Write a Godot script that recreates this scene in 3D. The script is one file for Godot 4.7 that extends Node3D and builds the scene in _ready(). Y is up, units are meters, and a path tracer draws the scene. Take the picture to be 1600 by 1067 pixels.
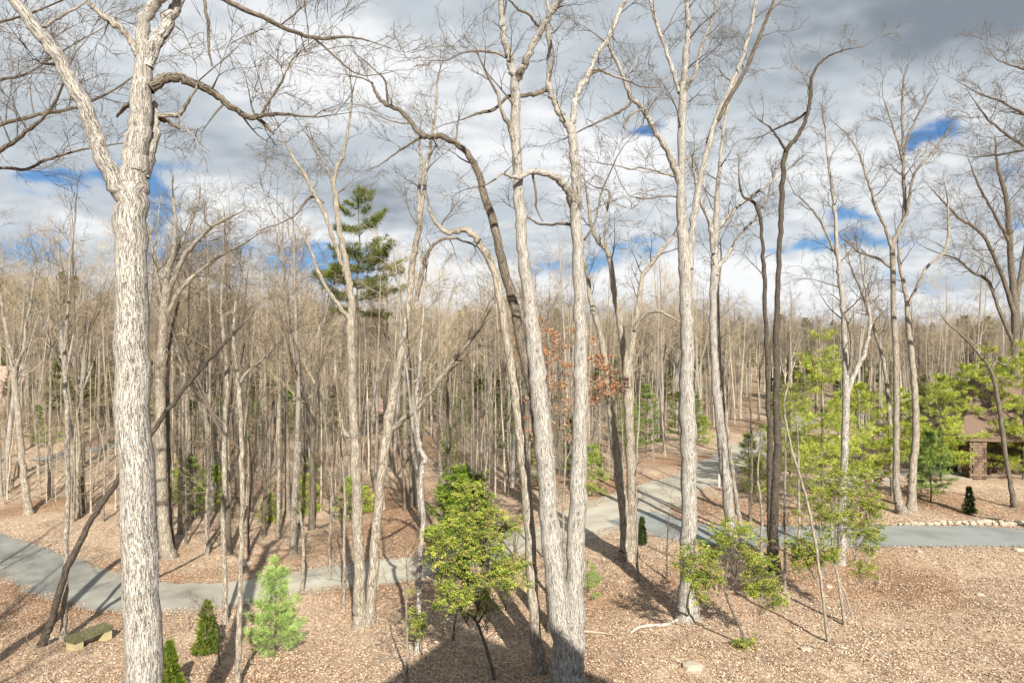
extends Node3D
# A winter wood seen from an upper storey: tall bare oaks, a road bend, a driveway and young evergreens on leaf litter.

const F := 1067.0          # focal length in picture widths of 1600
const EYE := 9.0           # height of the viewpoint above the lawn
var rng := RandomNumberGenerator.new()
var bump := FastNoiseLite.new()
var tone := FastNoiseLite.new()
var lump := FastNoiseLite.new()
var mask := PackedFloat32Array()   # how much of each square metre is paved
const MX := 130
const MZ := 130
var taken := {}
var M := {}
var sprays: Array = []
var fine: Array = []
var coarse: Array = []
var tufts: Array = []
var needles: Array = []
var whorls: Array = []
var scale_sprigs: Array = []
var dead_leaves: Array = []
var bases: Array = []              # [x, depth, short description] of the big trees, to describe the others by

func rf(a: float, b: float) -> float: return rng.randf_range(a, b)
func rv() -> Vector3: return Vector3(rng.randf_range(-1, 1), rng.randf_range(-1, 1), rng.randf_range(-1, 1))

# ---------------------------------------------------------------- mesh building
class TB:
	var v := PackedVector3Array()
	var n := PackedVector3Array()
	var uv := PackedVector2Array()
	var c := PackedColorArray()
	var ix := PackedInt32Array()
	var tinted := false

	func tube(p: PackedVector3Array, r: PackedFloat32Array, sides: int, tile := 0.5, lumps: FastNoiseLite = null, amount := 0.0, flare := 0.0) -> void:
		var count := p.size()
		if count < 2: return
		var base := v.size()
		var t := (p[1] - p[0]).normalized()
		var u := t.cross(Vector3(0.31, 0.17, 0.93)).normalized()
		if u.length() < 0.5: u = Vector3.RIGHT
		var run := 0.0
		var reps: float = maxf(1.0, roundf(TAU * r[0] / tile))
		for i in count:
			if i > 0: run += p[i].distance_to(p[i - 1])
			if i < count - 1 and i > 0: t = (p[i + 1] - p[i - 1]).normalized()
			elif i == count - 1: t = (p[i] - p[i - 1]).normalized()
			u = (u - t * u.dot(t)).normalized()
			var w := t.cross(u)
			for j in sides + 1:
				var a := TAU * float(j % sides) / sides
				var o := u * cos(a) + w * sin(a)
				var rr := r[i]
				if lumps: rr *= 1.0 + amount * lumps.get_noise_3dv((p[i] + o * r[i]) * Vector3(1, 0.35, 1))
				if flare > 0.0: rr *= 1.0 + flare * exp(-maxf(run - 0.35, 0.0) / (r[0] * 1.1 + 0.05)) * (0.62 + 0.38 * sin(5.0 * a + p[0].x * 3.0) * (0.6 + 0.4 * sin(3.0 * a + p[0].z)))
				v.append(p[i] + o * rr)
				n.append(o)
				uv.append(Vector2(reps * j / sides, run / (tile * 8.0)))
		var m := sides + 1
		for i in count - 1:
			for j in sides:
				var a := base + i * m + j
				ix.append_array(PackedInt32Array([a, a + m, a + m + 1, a, a + m + 1, a + 1]))

	func stamp(o: TB, at: Transform3D, tint := Color.WHITE) -> void:
		var base := v.size()
		v.append_array(at * o.v)
		n.append_array(Transform3D(at.basis.orthonormalized(), Vector3.ZERO) * o.n)
		uv.append_array(o.uv)
		if tinted:
			var cc := PackedColorArray()
			cc.resize(o.v.size())
			cc.fill(tint)
			c.append_array(cc)
		for k in o.ix: ix.append(k + base)

	func tri(a: Vector3, b: Vector3, d: Vector3, tint := Color.WHITE) -> void:
		var base := v.size()
		var nn := (d - a).cross(b - a).normalized()
		for q in [a, b, d]:
			v.append(q); n.append(nn); uv.append(Vector2(q.x, q.z))
			if tinted: c.append(tint)
		ix.append_array(PackedInt32Array([base, base + 1, base + 2]))

	func quad(a: Vector3, b: Vector3, d: Vector3, e: Vector3, tint := Color.WHITE) -> void:
		var base := v.size()
		var nn := (d - a).cross(b - a).normalized()
		var wide := a.distance_to(e)
		var high := a.distance_to(b)
		var uvs := [Vector2(0, 0), Vector2(0, high), Vector2(wide, high), Vector2(wide, 0)]
		var k := 0
		for q in [a, b, d, e]:
			v.append(q); n.append(nn); uv.append(uvs[k]); k += 1
			if tinted: c.append(tint)
		ix.append_array(PackedInt32Array([base, base + 1, base + 2, base, base + 2, base + 3]))

	func box(at: Transform3D, s: Vector3, tint := Color.WHITE) -> void:
		var h := s * 0.5
		var q: Array = []
		for k in 8: q.append(at * Vector3(h.x if k & 1 else -h.x, h.y if k & 2 else -h.y, h.z if k & 4 else -h.z))
		for f in [[4, 6, 7, 5], [1, 3, 2, 0], [0, 2, 6, 4], [5, 7, 3, 1], [2, 3, 7, 6], [0, 4, 5, 1]]:
			quad(q[f[0]], q[f[1]], q[f[2]], q[f[3]], tint)

	func mesh(origin := Vector3.ZERO) -> ArrayMesh:
		var arr: Array = []
		arr.resize(Mesh.ARRAY_MAX)
		arr[Mesh.ARRAY_VERTEX] = Transform3D(Basis(), -origin) * v
		arr[Mesh.ARRAY_NORMAL] = n
		arr[Mesh.ARRAY_TEX_UV] = uv
		if tinted: arr[Mesh.ARRAY_COLOR] = c
		arr[Mesh.ARRAY_INDEX] = ix
		var out := ArrayMesh.new()
		out.add_surface_from_arrays(Mesh.PRIMITIVE_TRIANGLES, arr)
		return out

func numbered(called: String) -> String:
	if not taken.has(called):
		taken[called] = 0
		return called
	taken[called] += 1
	return "%s_%03d" % [called, taken[called]]

func part(called: String, mesh: Mesh, mat: Material, parent: Node, kind := "") -> MeshInstance3D:
	var o := MeshInstance3D.new()
	o.name = numbered(called) if parent == self else called
	o.mesh = mesh
	o.material_override = mat
	if kind: o.set_meta("kind", kind)
	parent.add_child(o, true)
	return o

func tag(o: Node3D, label: String, category: String, group := "") -> Node3D:
	o.set_meta("label", label)
	o.set_meta("category", category)
	if group: o.set_meta("group", group)
	return o

func thing(called: String, label: String, category: String, at: Vector3, group := "") -> Node3D:
	var o := Node3D.new()
	o.name = numbered(called)
	o.position = at
	add_child(o)
	tag(o, label, category, group)
	return o

func copy(src: Node3D, label: String, at: Vector3, turn: float, size: float, group := "") -> Node3D:
	var o: Node3D = src.duplicate()
	o.name = numbered(str(src.get_meta("base_name")) if src.has_meta("base_name") else str(src.name))
	add_child(o)
	o.position = at
	o.rotation = Vector3(0, turn, 0)
	o.scale = Vector3.ONE * size
	o.set_meta("label", label)
	if group: o.set_meta("group", group)
	return o

func structure(called: String, mesh: Mesh, mat: Material) -> MeshInstance3D:
	return part(called, mesh, mat, self, "structure")

# ---------------------------------------------------------------- the lie of the land
func sm(a: float, b: float, x: float) -> float: return smoothstep(a, b, x)

func land(x: float, z: float) -> float:
	var d := -z
	var left := 1.0 - sm(-17.0, 8.0, x)
	var h := -2.4 * left * sm(9.0, 28.0, d) + 2.3 * left * sm(36.0, 88.0, d)
	var r := sqrt(x * x + d * d)
	if d > 0.0:
		var az := x / maxf(d, 1.0)
		var top := lerpf(22.0, 11.0, sm(-0.75, -0.15, az))
		top = lerpf(top, 5.0, sm(-0.1, 0.5, az))
		h += top * sm(95.0, 330.0, r)
		h -= 1.2 * sm(0.25, 0.6, az) * sm(44.0, 90.0, d)
	return h

func paved(x: float, z: float) -> float:
	if mask.is_empty(): return 0.0
	var gx := x + 60.0
	var gz := -z + 5.0
	if gx < 0 or gz < 0 or gx >= MX - 1 or gz >= MZ - 1: return 0.0
	var i := int(gx)
	var j := int(gz)
	var fx := gx - i
	var fz := gz - j
	return lerpf(lerpf(mask[j * MX + i], mask[j * MX + i + 1], fx), lerpf(mask[j * MX + MX + i], mask[j * MX + MX + i + 1], fx), fz)

func ground(x: float, z: float) -> float:
	var k := 1.0 - paved(x, z)
	return land(x, z) + k * (0.38 * bump.get_noise_2d(x * 0.9, z * 0.9) + 0.08 * bump.get_noise_2d(x * 5.0 + 80.0, z * 5.0))

func at(px: float, py: float, d: float) -> Vector3:
	return Vector3((px - 800.0) / F * d, EYE - (py - 533.5) / F * d, -d)

func spot(px: float, py: float) -> Vector3:      # the point of the ground that lies in a direction
	var d := 8.0
	while d < 400.0:
		var p := at(px, py, d)
		if p.y <= ground(p.x, p.z): break
		d += 0.5
	var lo := d - 0.5
	var hi := d
	for k in 12:
		var mid := (lo + hi) * 0.5
		var p := at(px, py, mid)
		if p.y <= ground(p.x, p.z): hi = mid
		else: lo = mid
	var q := at(px, py, hi)
	q.y = ground(q.x, q.z)
	return q

func smooth_line(p: PackedVector3Array, per: int) -> PackedVector3Array:
	var out := PackedVector3Array()
	for i in p.size() - 1:
		var a := p[maxi(i - 1, 0)]
		var d := p[mini(i + 2, p.size() - 1)]
		for k in per: out.append(p[i].cubic_interpolate(p[i + 1], a, d, float(k) / per))
	out.append(p[-1])
	return out

func paint_mask(line: PackedVector3Array, half: float) -> void:
	for q in line:
		for j in range(int(-q.z + 5.0 - half - 4), int(-q.z + 5.0 + half + 5)):
			for i in range(int(q.x + 60.0 - half - 4), int(q.x + 60.0 + half + 5)):
				if i < 0 or j < 0 or i >= MX or j >= MZ: continue
				var dist := Vector2(i - 60.0, -(j - 5.0)).distance_to(Vector2(q.x, q.z))
				mask[j * MX + i] = maxf(mask[j * MX + i], 1.0 - sm(half - 0.25, half + 2.6, dist))

func strip(line: PackedVector3Array, half: float, lift: float, ragged: float, wide_at := Vector3.ZERO, wider := 0.0) -> ArrayMesh:
	var b := TB.new()
	b.tinted = true
	var across := 10
	var m := across + 3
	var run := 0.0
	for i in line.size():
		if i: run += line[i].distance_to(line[i - 1])
		var t := (line[mini(i + 1, line.size() - 1)] - line[maxi(i - 1, 0)])
		t.y = 0
		t = t.normalized()
		var side := Vector3(-t.z, 0, t.x)
		var more := wider * exp(-pow(line[i].distance_to(wide_at) / 5.0, 2.0)) if wider > 0.0 else 0.0
		var wl := half + more + ragged * (bump.get_noise_2d(run * 9.0, 10.0) + 0.7 * bump.get_noise_2d(run * 40.0, 50.0))
		var wr := half + more + ragged * (bump.get_noise_2d(run * 9.0, 300.0) + 0.7 * bump.get_noise_2d(run * 40.0, 350.0))
		for k in m:
			var s: float = clampf((k - 1.0) / across, 0.0, 1.0) * 2.0 - 1.0
			var o := s * (wl if s < 0 else wr)
			var q := line[i] + side * o
			q.y = ground(q.x, q.z) + lift + 0.03 * (1.0 - s * s)
			if k == 0 or k == m - 1: q.y -= 0.25
			b.v.append(q)
			b.n.append(Vector3.UP)
			b.uv.append(Vector2(o, run))
			var g := 0.93 + 0.30 * tone.get_noise_2d(q.x * 2.0, q.z * 2.0) + 0.25 * tone.get_noise_2d(q.x * 7.0 + 90.0, q.z * 7.0) + 0.05 * (1.0 - absf(absf(s) - 0.5) * 4.0)
			if wider > 0.0:     # the old concrete apron at the junction is paler and warmer than the asphalt
				var pale := exp(-pow(line[i].distance_to(wide_at) / 8.0, 2.0))
				pale = clampf(pale * 1.3 + 0.75 * sm(-27.0, -9.0, q.x) * (1.0 - pale) + 0.5 * tone.get_noise_2d(q.x, q.z), 0.0, 1.0)
				b.c.append(Color(0.54, 0.545, 0.53).lerp(Color(0.96, 0.89, 0.77), pale) * g)
			else: b.c.append(Color(g, g, g))
	for i in line.size() - 1:
		for k in m - 1:
			var a := i * m + k
			b.ix.append_array(PackedInt32Array([a, a + m, a + m + 1, a, a + m + 1, a + 1]))
	return b.mesh()

# ---------------------------------------------------------------- materials
func mat(c: Color, rough := 0.9) -> StandardMaterial3D:
	var m := StandardMaterial3D.new()
	m.albedo_color = c.linear_to_srgb()
	m.roughness = rough
	m.metallic_specular = 0.25
	return m

func noise_tex(kind: int, freq: float, seed_: int, ramp: Array, size := 1024, warp := 0.0, octaves := 3) -> NoiseTexture2D:
	var f := FastNoiseLite.new()
	f.noise_type = kind
	f.seed = seed_
	f.frequency = freq
	f.fractal_octaves = octaves
	if kind == FastNoiseLite.TYPE_CELLULAR:
		f.cellular_return_type = FastNoiseLite.RETURN_CELL_VALUE
		f.cellular_jitter = 1.0
		f.fractal_type = FastNoiseLite.FRACTAL_NONE
	if warp > 0.0:
		f.domain_warp_enabled = true
		f.domain_warp_amplitude = warp
		f.domain_warp_frequency = freq * 0.8
	var t := NoiseTexture2D.new()
	t.width = size
	t.height = size
	t.seamless = true
	t.noise = f
	if ramp.is_empty():
		t.as_normal_map = true
		t.bump_strength = 6.0
	else:
		var g := Gradient.new()
		var offs := PackedFloat32Array()
		var cols := PackedColorArray()
		for k in ramp.size():
			offs.append(float(k) / (ramp.size() - 1))
			cols.append((ramp[k] as Color).linear_to_srgb())
		g.offsets = offs
		g.colors = cols
		t.color_ramp = g
	return t

func bark(seed_: int, light: Color, mid: Color, dark: Color, crack: float) -> StandardMaterial3D:
	var w := 192
	var h := 1024
	var f := FastNoiseLite.new()
	f.seed = seed_
	f.frequency = 1.0
	f.fractal_octaves = 3
	var col := Image.create(w, h, false, Image.FORMAT_RGB8)
	var hei := Image.create(w, h, false, Image.FORMAT_RGB8)
	for y in h:
		var vv := float(y) / h
		var blend := sm(0.96, 1.0, vv)
		for x in w:
			var a := TAU * x / w
			var cx := cos(a)
			var sx := sin(a)
			var ridge := absf(f.get_noise_3d(cx * 3.1, vv * 10.0, sx * 3.1))
			var plate := f.get_noise_3d(cx * 2.8 + 20.0, vv * 26.0, sx * 2.8)
			var patch := f.get_noise_3d(cx * 0.8 + 50.0, vv * 9.0, sx * 0.8)
			if blend > 0.0:
				ridge = lerpf(ridge, absf(f.get_noise_3d(cx * 3.1, (vv - 1.0) * 10.0, sx * 3.1)), blend)
				plate = lerpf(plate, f.get_noise_3d(cx * 2.8 + 20.0, (vv - 1.0) * 26.0, sx * 2.8), blend)
				patch = lerpf(patch, f.get_noise_3d(cx * 0.8 + 50.0, (vv - 1.0) * 9.0, sx * 0.8), blend)
			var grit := f.get_noise_3d(cx * 9.0 + 80.0, vv * 90.0, sx * 9.0)
			var top := sm(0.0, crack, ridge + 0.10 * grit) * (1.0 - 0.45 * sm(0.16, 0.4, plate + 0.4 * patch))
			var c := dark.lerp(mid, sm(0.0, 0.5, top)).lerp(light, sm(0.4, 1.0, top))
			c = c * (1.0 + 0.5 * patch + 0.45 * grit)
			col.set_pixel(x, y, Color(clampf(c.r, 0, 1), clampf(c.g, 0, 1), clampf(c.b, 0, 1)).linear_to_srgb())
			var e := clampf(top * 0.75 + 0.25 * (grit + 0.5), 0, 1)
			hei.set_pixel(x, y, Color(e, e, e))
	hei.bump_map_to_normal_map(6.0)
	var m := mat(Color.WHITE, 0.92)
	m.albedo_texture = ImageTexture.create_from_image(col)
	m.normal_enabled = true
	m.normal_texture = ImageTexture.create_from_image(hei)
	m.normal_scale = 0.9
	return m

func foliage(c: Color, back: float) -> StandardMaterial3D:
	var m := mat(c, 0.55)
	m.vertex_color_use_as_albedo = true
	m.cull_mode = BaseMaterial3D.CULL_DISABLED
	m.backlight_enabled = true
	m.backlight = Color(back, back, back * 0.6)
	return m

# ---------------------------------------------------------------- the sky
const BLUE := [[130, 272, 150, 17, -4, 1.0], [225, 300, 45, 26, 0, 1.0], [40, 375, 70, 26, 5, 0.85], [238, 345, 12, 40, 0, 0.7], [300, 385, 60, 22, -8, 0.6], [475, 402, 85, 20, 12, 1.0], [548, 425, 40, 14, 0, 0.7],
	[1000, 211, 34, 13, 0, 1.0], [985, 393, 42, 14, -10, 1.0], [915, 413, 60, 13, -6, 0.9], [850, 418, 30, 10, 0, 0.6], [1325, 350, 24, 18, -20, 0.95], [1370, 380, 50, 12, 0, 0.85], [1285, 388, 48, 10, 0, 0.75], [1215, 400, 40, 8, 0, 0.5],
	[1462, 207, 52, 13, -7, 1.15], [1420, 222, 20, 10, -35, 0.7], [1560, 265, 40, 20, -10, 0.6], [1440, 440, 70, 14, 0, 0.4], [1580, 340, 40, 14, 0, 0.5]]
const DARK := [[500, 270, 190, 50, 14, 0.5], [640, 330, 110, 40, 10, 0.42], [1420, 30, 330, 90, -4, 0.75], [1560, 20, 200, 90, 0, 0.4], [1000, 150, 90, 60, 0, 0.2], [130, 180, 170, 50, 0, 0.15], [1130, 380, 90, 24, 0, 0.35], [1240, 120, 120, 60, 0, 0.2]]
const PALE := [[650, 150, 230, 110, 0, 0.4], [300, 60, 300, 90, 0, 0.35], [180, 140, 200, 60, 0, 0.2], [420, 345, 110, 36, 12, 1.1], [560, 90, 200, 70, 0, 0.3], [950, 262, 100, 45, -10, 0.95], [1340, 250, 200, 46, -6, 0.75], [140, 345, 120, 22, 0, 0.8], [900, 460, 400, 36, 0, 0.5], [1100, 440, 120, 24, 0, 0.6], [700, 440, 120, 30, 0, 0.5]]

func blobs(list: Array, x: float, y: float) -> float:
	var s := 0.0
	for q in list:
		var dx: float = x - q[0]
		var dy: float = y - q[1]
		if absf(dx) > 2.6 * maxf(q[2], q[3]) or absf(dy) > 2.6 * maxf(q[2], q[3]): continue
		var a := deg_to_rad(q[4])
		var u: float = (dx * cos(a) + dy * sin(a)) / q[2]
		var w: float = (-dx * sin(a) + dy * cos(a)) / q[3]
		s += q[5] * exp(-(u * u + w * w))
	return s

func make_sky() -> Image:
	var w := 2048
	var h := 1024
	var img := Image.create(w, h, false, Image.FORMAT_RGBF)
	img.fill(Color(0.16, 0.13, 0.11))
	var f := FastNoiseLite.new()
	f.seed = 11
	f.frequency = 1.0
	f.fractal_octaves = 5
	var g := FastNoiseLite.new()
	g.seed = 5
	g.frequency = 1.0
	g.fractal_octaves = 4
	for y in range(0, h / 2 + 2):
		var el: float = maxf((0.5 - (y + 0.5) / h) * PI, 0.0)
		var up := sin(el)
		var ce := cos(el)
		for x in w:
			var az := wrapf((x + 0.5) / w * TAU, -PI, PI)      # the picture's left edge lies straight ahead
			var dx := ce * sin(az)
			var dz := -ce * cos(az)
			var k := 1.0 / (up + 0.16)
			var a := f.get_noise_3d(dx * k * 0.8, dz * k * 0.8, up * 2.0)
			var b := g.get_noise_3d(dx * k * 2.2 + 9.0, dz * k * 2.2, up * 5.0)
			var blue := 0.0
			var e := g.get_noise_3d(dx * k * 7.0 + 40.0, dz * k * 9.0, up * 14.0)
			var bright := 0.62 + 0.30 * a + 0.19 * b + 0.2 * e + 0.12 * (1.0 - sm(0.0, 0.3, up))
			if absf(az) < 0.85 and el < 0.8:
				var px := 800.0 + F * tan(az) + 60.0 * b + 20.0 * f.get_noise_2d(x * 0.045, y * 0.045)
				var py := 533.0 - F * tan(el) / cos(az) + 34.0 * a + 14.0 * g.get_noise_2d(x * 0.04 + 50.0, y * 0.06)
				var edge := 1.0 - sm(0.66, 0.85, absf(az))
				blue = blobs(BLUE, px, py) * edge * (1.0 + 1.0 * b + 1.1 * e)
				bright += edge * (0.34 * blobs(PALE, px, py) - 0.5 * blobs(DARK, px, py))
				blue = lerpf(sm(0.2, 0.45, a + 0.3 * b), blue, edge)
			else:
				blue = sm(0.2, 0.45, a + 0.3 * b)
			bright = clampf(bright, 0.0, 1.0)
			var c := Color(0.22, 0.255, 0.295).lerp(Color(0.50, 0.55, 0.595), sm(0.0, 0.6, bright)).lerp(Color(0.84, 0.85, 0.86), sm(0.55, 1.0, bright))
			var deep := Color(0.05, 0.205, 0.5).lerp(Color(0.2, 0.42, 0.70), sm(0.3, 0.05, up) if up < 0.3 else 0.0)
			c = c.lerp(deep, clampf(0.95 * sm(0.06, 0.78, blue), 0.0, 1.0))
			img.set_pixel(x, y, Color(c.r, c.g, c.b))
	return img

# ---------------------------------------------------------------- twigs, needles and leaves
func make_spray(count: int, size: float, thick: float, forks: int) -> TB:
	var b := TB.new()
	var p := PackedVector3Array([Vector3.ZERO])
	var r := PackedFloat32Array([thick])
	var dir := Vector3.UP
	var n := 4
	for i in n:
		dir = (dir + rv() * 0.5).normalized()
		p.append(p[-1] + dir * size / n)
		r.append(thick * (1.0 - 0.8 * (i + 1.0) / n))
	b.tube(p, r, 3)
	for k in count:
		var t := rf(0.1, 0.98) * n
		var i := mini(int(t), n - 1)
		var s := p[i].lerp(p[i + 1], t - i)
		var d := ((p[i + 1] - p[i]).normalized() * rf(0.5, 1.0) + rv().normalized() * 0.8).normalized()
		var l := size * rf(0.25, 0.6) * (1.0 - 0.4 * t / n)
		var q := PackedVector3Array([s])
		for j in 2:
			q.append(q[-1] + d * l * 0.5)
			d = (d + rv() * 0.75 + Vector3.UP * 0.2).normalized()
		b.tube(q, PackedFloat32Array([thick * 0.55, thick * 0.42, thick * 0.15]), 3)
		for z in forks:
			var e := q[1].lerp(q[2], rf(0.0, 0.6))
			b.tube(PackedVector3Array([e, e + (d + rv() * 0.9).normalized() * l * rf(0.25, 0.5)]), PackedFloat32Array([thick * 0.32, thick * 0.12]), 3)
	return b

func make_tuft(n: int, long: float, wide: float, spread: float) -> TB:
	var b := TB.new()
	b.tinted = false
	for k in n:
		var d := (Vector3.UP * rf(0.3, 1.0) + rv() * spread).normalized()
		var s := d.cross(rv()).normalized() * wide
		var o := Vector3.UP * rf(-0.06, 0.06)
		var m := o + d * long * 0.55
		b.tri(o, m + s, o + d * long * rf(0.85, 1.1) + Vector3.DOWN * long * 0.08)
		b.tri(o, o + d * long * rf(0.8, 1.05), m - s)
	return b

func make_whorl(n: int, long: float, wide: float) -> TB:
	var b := TB.new()
	for k in n:
		var a := TAU * k / n + rf(-0.3, 0.3)
		var d := (Vector3(cos(a), rf(-0.15, 0.8), sin(a))).normalized()
		var s := d.cross(Vector3.UP).normalized() * wide
		var l := long * rf(0.7, 1.1)
		var o := d * 0.012
		var m := o + d * l * 0.5 + Vector3.UP * 0.005
		var tip := o + d * l + Vector3.DOWN * l * 0.18
		b.tri(o, m + s + Vector3.UP * wide * 0.5, tip)
		b.tri(o, tip, m - s + Vector3.UP * wide * 0.5)
	return b

func basis_for(dir: Vector3, size: float) -> Basis:
	var y := dir.normalized()
	var x := y.cross(rv()).normalized()
	if x.length() < 0.5: x = y.cross(Vector3.RIGHT).normalized()
	return Basis(x * size, y * size, x.cross(y) * size)

func grow(b: TB, p: Vector3, dir: Vector3, length: float, r: float, level: int, set_: Array, wiggle := 0.26, lift := 0.06, dense := 1.0) -> void:
	var n := clampi(int(length / 0.34), 3, 9)
	var pts := PackedVector3Array([p])
	var rad := PackedFloat32Array([r])
	for i in n:
		dir = (dir + rv() * wiggle + Vector3.UP * lift).normalized()
		pts.append(pts[-1] + dir * length / n)
		rad.append(maxf(r * (1.0 - 0.82 * (i + 1.0) / n), 0.004))
	b.tube(pts, rad, 5 if r > 0.03 else (4 if r > 0.015 else 3))
	if level > 0:
		var k := int(length * 1.5 * dense) + 1
		for c in k:
			var t := rf(0.22, 0.97) * n
			var i := mini(int(t), n - 1)
			var along := (pts[i + 1] - pts[i]).normalized()
			var side := along.cross(rv()).normalized()
			grow(b, pts[i].lerp(pts[i + 1], t - i), (along * rf(0.5, 1.0) + side * rf(0.5, 0.95) + Vector3.UP * 0.15).normalized(), length * rf(0.3, 0.6), maxf(rad[i] * 0.6, 0.006), level - 1, set_, wiggle, lift, dense)
	var marks: Array = [1.0] if level > 0 else [1.0, rf(0.3, 0.6), rf(0.6, 0.95)]
	for t in marks:
		var i := clampi(int(t * n), 1, n)
		var d := (pts[i] - pts[i - 1]).normalized()
		if t < 1.0: d = (d + rv() * 0.9).normalized()
		b.stamp(set_[rng.randi() % set_.size()], Transform3D(basis_for(d, rf(0.6, 1.15)), pts[i]))

# ---------------------------------------------------------------- big trees, each after its own photograph outline
# a stem is [kind, depth offset at its start, at its end, branching (0 none), from which share of its length, [x, y, width, ...]]
func big_tree(called: String, label: String, short: String, m: Material, stems: Array, twigs := 1.0, reach := 1.0) -> Node3D:
	var first: Array = stems[0][5]
	var foot := spot(first[0], first[1])
	var depth := -foot.z
	var o := thing(called, label, "tree", foot, "")
	if short: bases.append([foot.x, depth, short])
	var crown := TB.new()
	var index := 0
	for s in stems:
		var list: Array = s[5]
		var raw := PackedVector3Array()
		var wid := PackedVector3Array()
		var n: int = list.size() / 3
		for i in n:
			var t := float(i) / maxi(n - 1, 1)
			var d: float = depth + lerpf(s[1], s[2], t)
			raw.append(at(list[i * 3], list[i * 3 + 1], d))
			wid.append(Vector3(list[i * 3 + 2] * 0.5 * d / F * cos(atan((list[i * 3] - 800.0) / F)), 0, 0))
		if index == 0 or s[0] == "stem":
			var y0 := ground(raw[0].x, raw[0].z)
			raw[0].y = y0
			for hh in [0.45, 0.2]:
				raw.insert(1, raw[0].lerp(raw[1], clampf(hh / raw[0].distance_to(raw[1]), 0.05, 0.5)))
				wid.insert(1, wid[0].lerp(wid[1], 0.3))
			raw.insert(0, Vector3(raw[0].x, y0 - 0.35, raw[0].z))
			wid.insert(0, wid[0])
		var per := 5
		var pts := smooth_line(raw, per)
		var ws := smooth_line(wid, per)
		var rad := PackedFloat32Array()
		for i in pts.size():
			rad.append(maxf(ws[i].x, 0.006))
			if i > 9 or (s[0] != "stem" and i > 2): pts[i] += rv() * minf(rad[i] * (0.2 if rad[i] > 0.12 else 0.42), 0.035)
		var b := TB.new()
		var big: float = rad[mini(3, rad.size() - 1)]
		b.tube(pts, rad, 18 if big > 0.15 else (10 if big > 0.06 else 6), 0.55, lump, 0.10 if big > 0.15 else 0.2, 0.55 if (index == 0 or s[0] == "stem") else 0.0)
		# a rounded tip
		var mm: Material = M.bark_brown if s[0] == "bough" else (M.bark_grey if s[0] == "limb" and big < 0.075 and m != M.bark_dark and m != M.bark_brown else m)
		part("trunk" if index == 0 else ("stem" if s[0] == "stem" else "limb"), b.mesh(foot), mm, o)
		if s[3] > 0.0:
			var acc := 0.0
			var start := int(s[4] * pts.size())
			for i in range(maxi(start, 1), pts.size()):
				var seg := pts[i].distance_to(pts[i - 1])
				acc += seg * s[3] * 1.4 * twigs
				while acc > 1.0:
					acc -= 1.0
					var along := (pts[i] - pts[i - 1]).normalized()
					var side := along.cross(rv()).normalized()
					var near := 1.0 - 0.45 * float(i) / pts.size()
					var length := rf(0.8, 2.6) * near * reach * clampf(rad[i] / 0.08, 0.6, 1.3)
					grow(crown, pts[i].lerp(pts[i - 1], rng.randf()), (along * 0.45 + side + Vector3.UP * 0.25).normalized(), length, clampf(rad[i] * 0.4, 0.008, 0.032), 1, sprays)
			grow(crown, pts[-1], (pts[-1] - pts[-2]).normalized(), rf(1.0, 1.6) * reach, rad[-1], 1, sprays)
		index += 1
	if crown.v.size() > 0: part("crown", crown.mesh(foot), M.twig, o)
	return o

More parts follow.
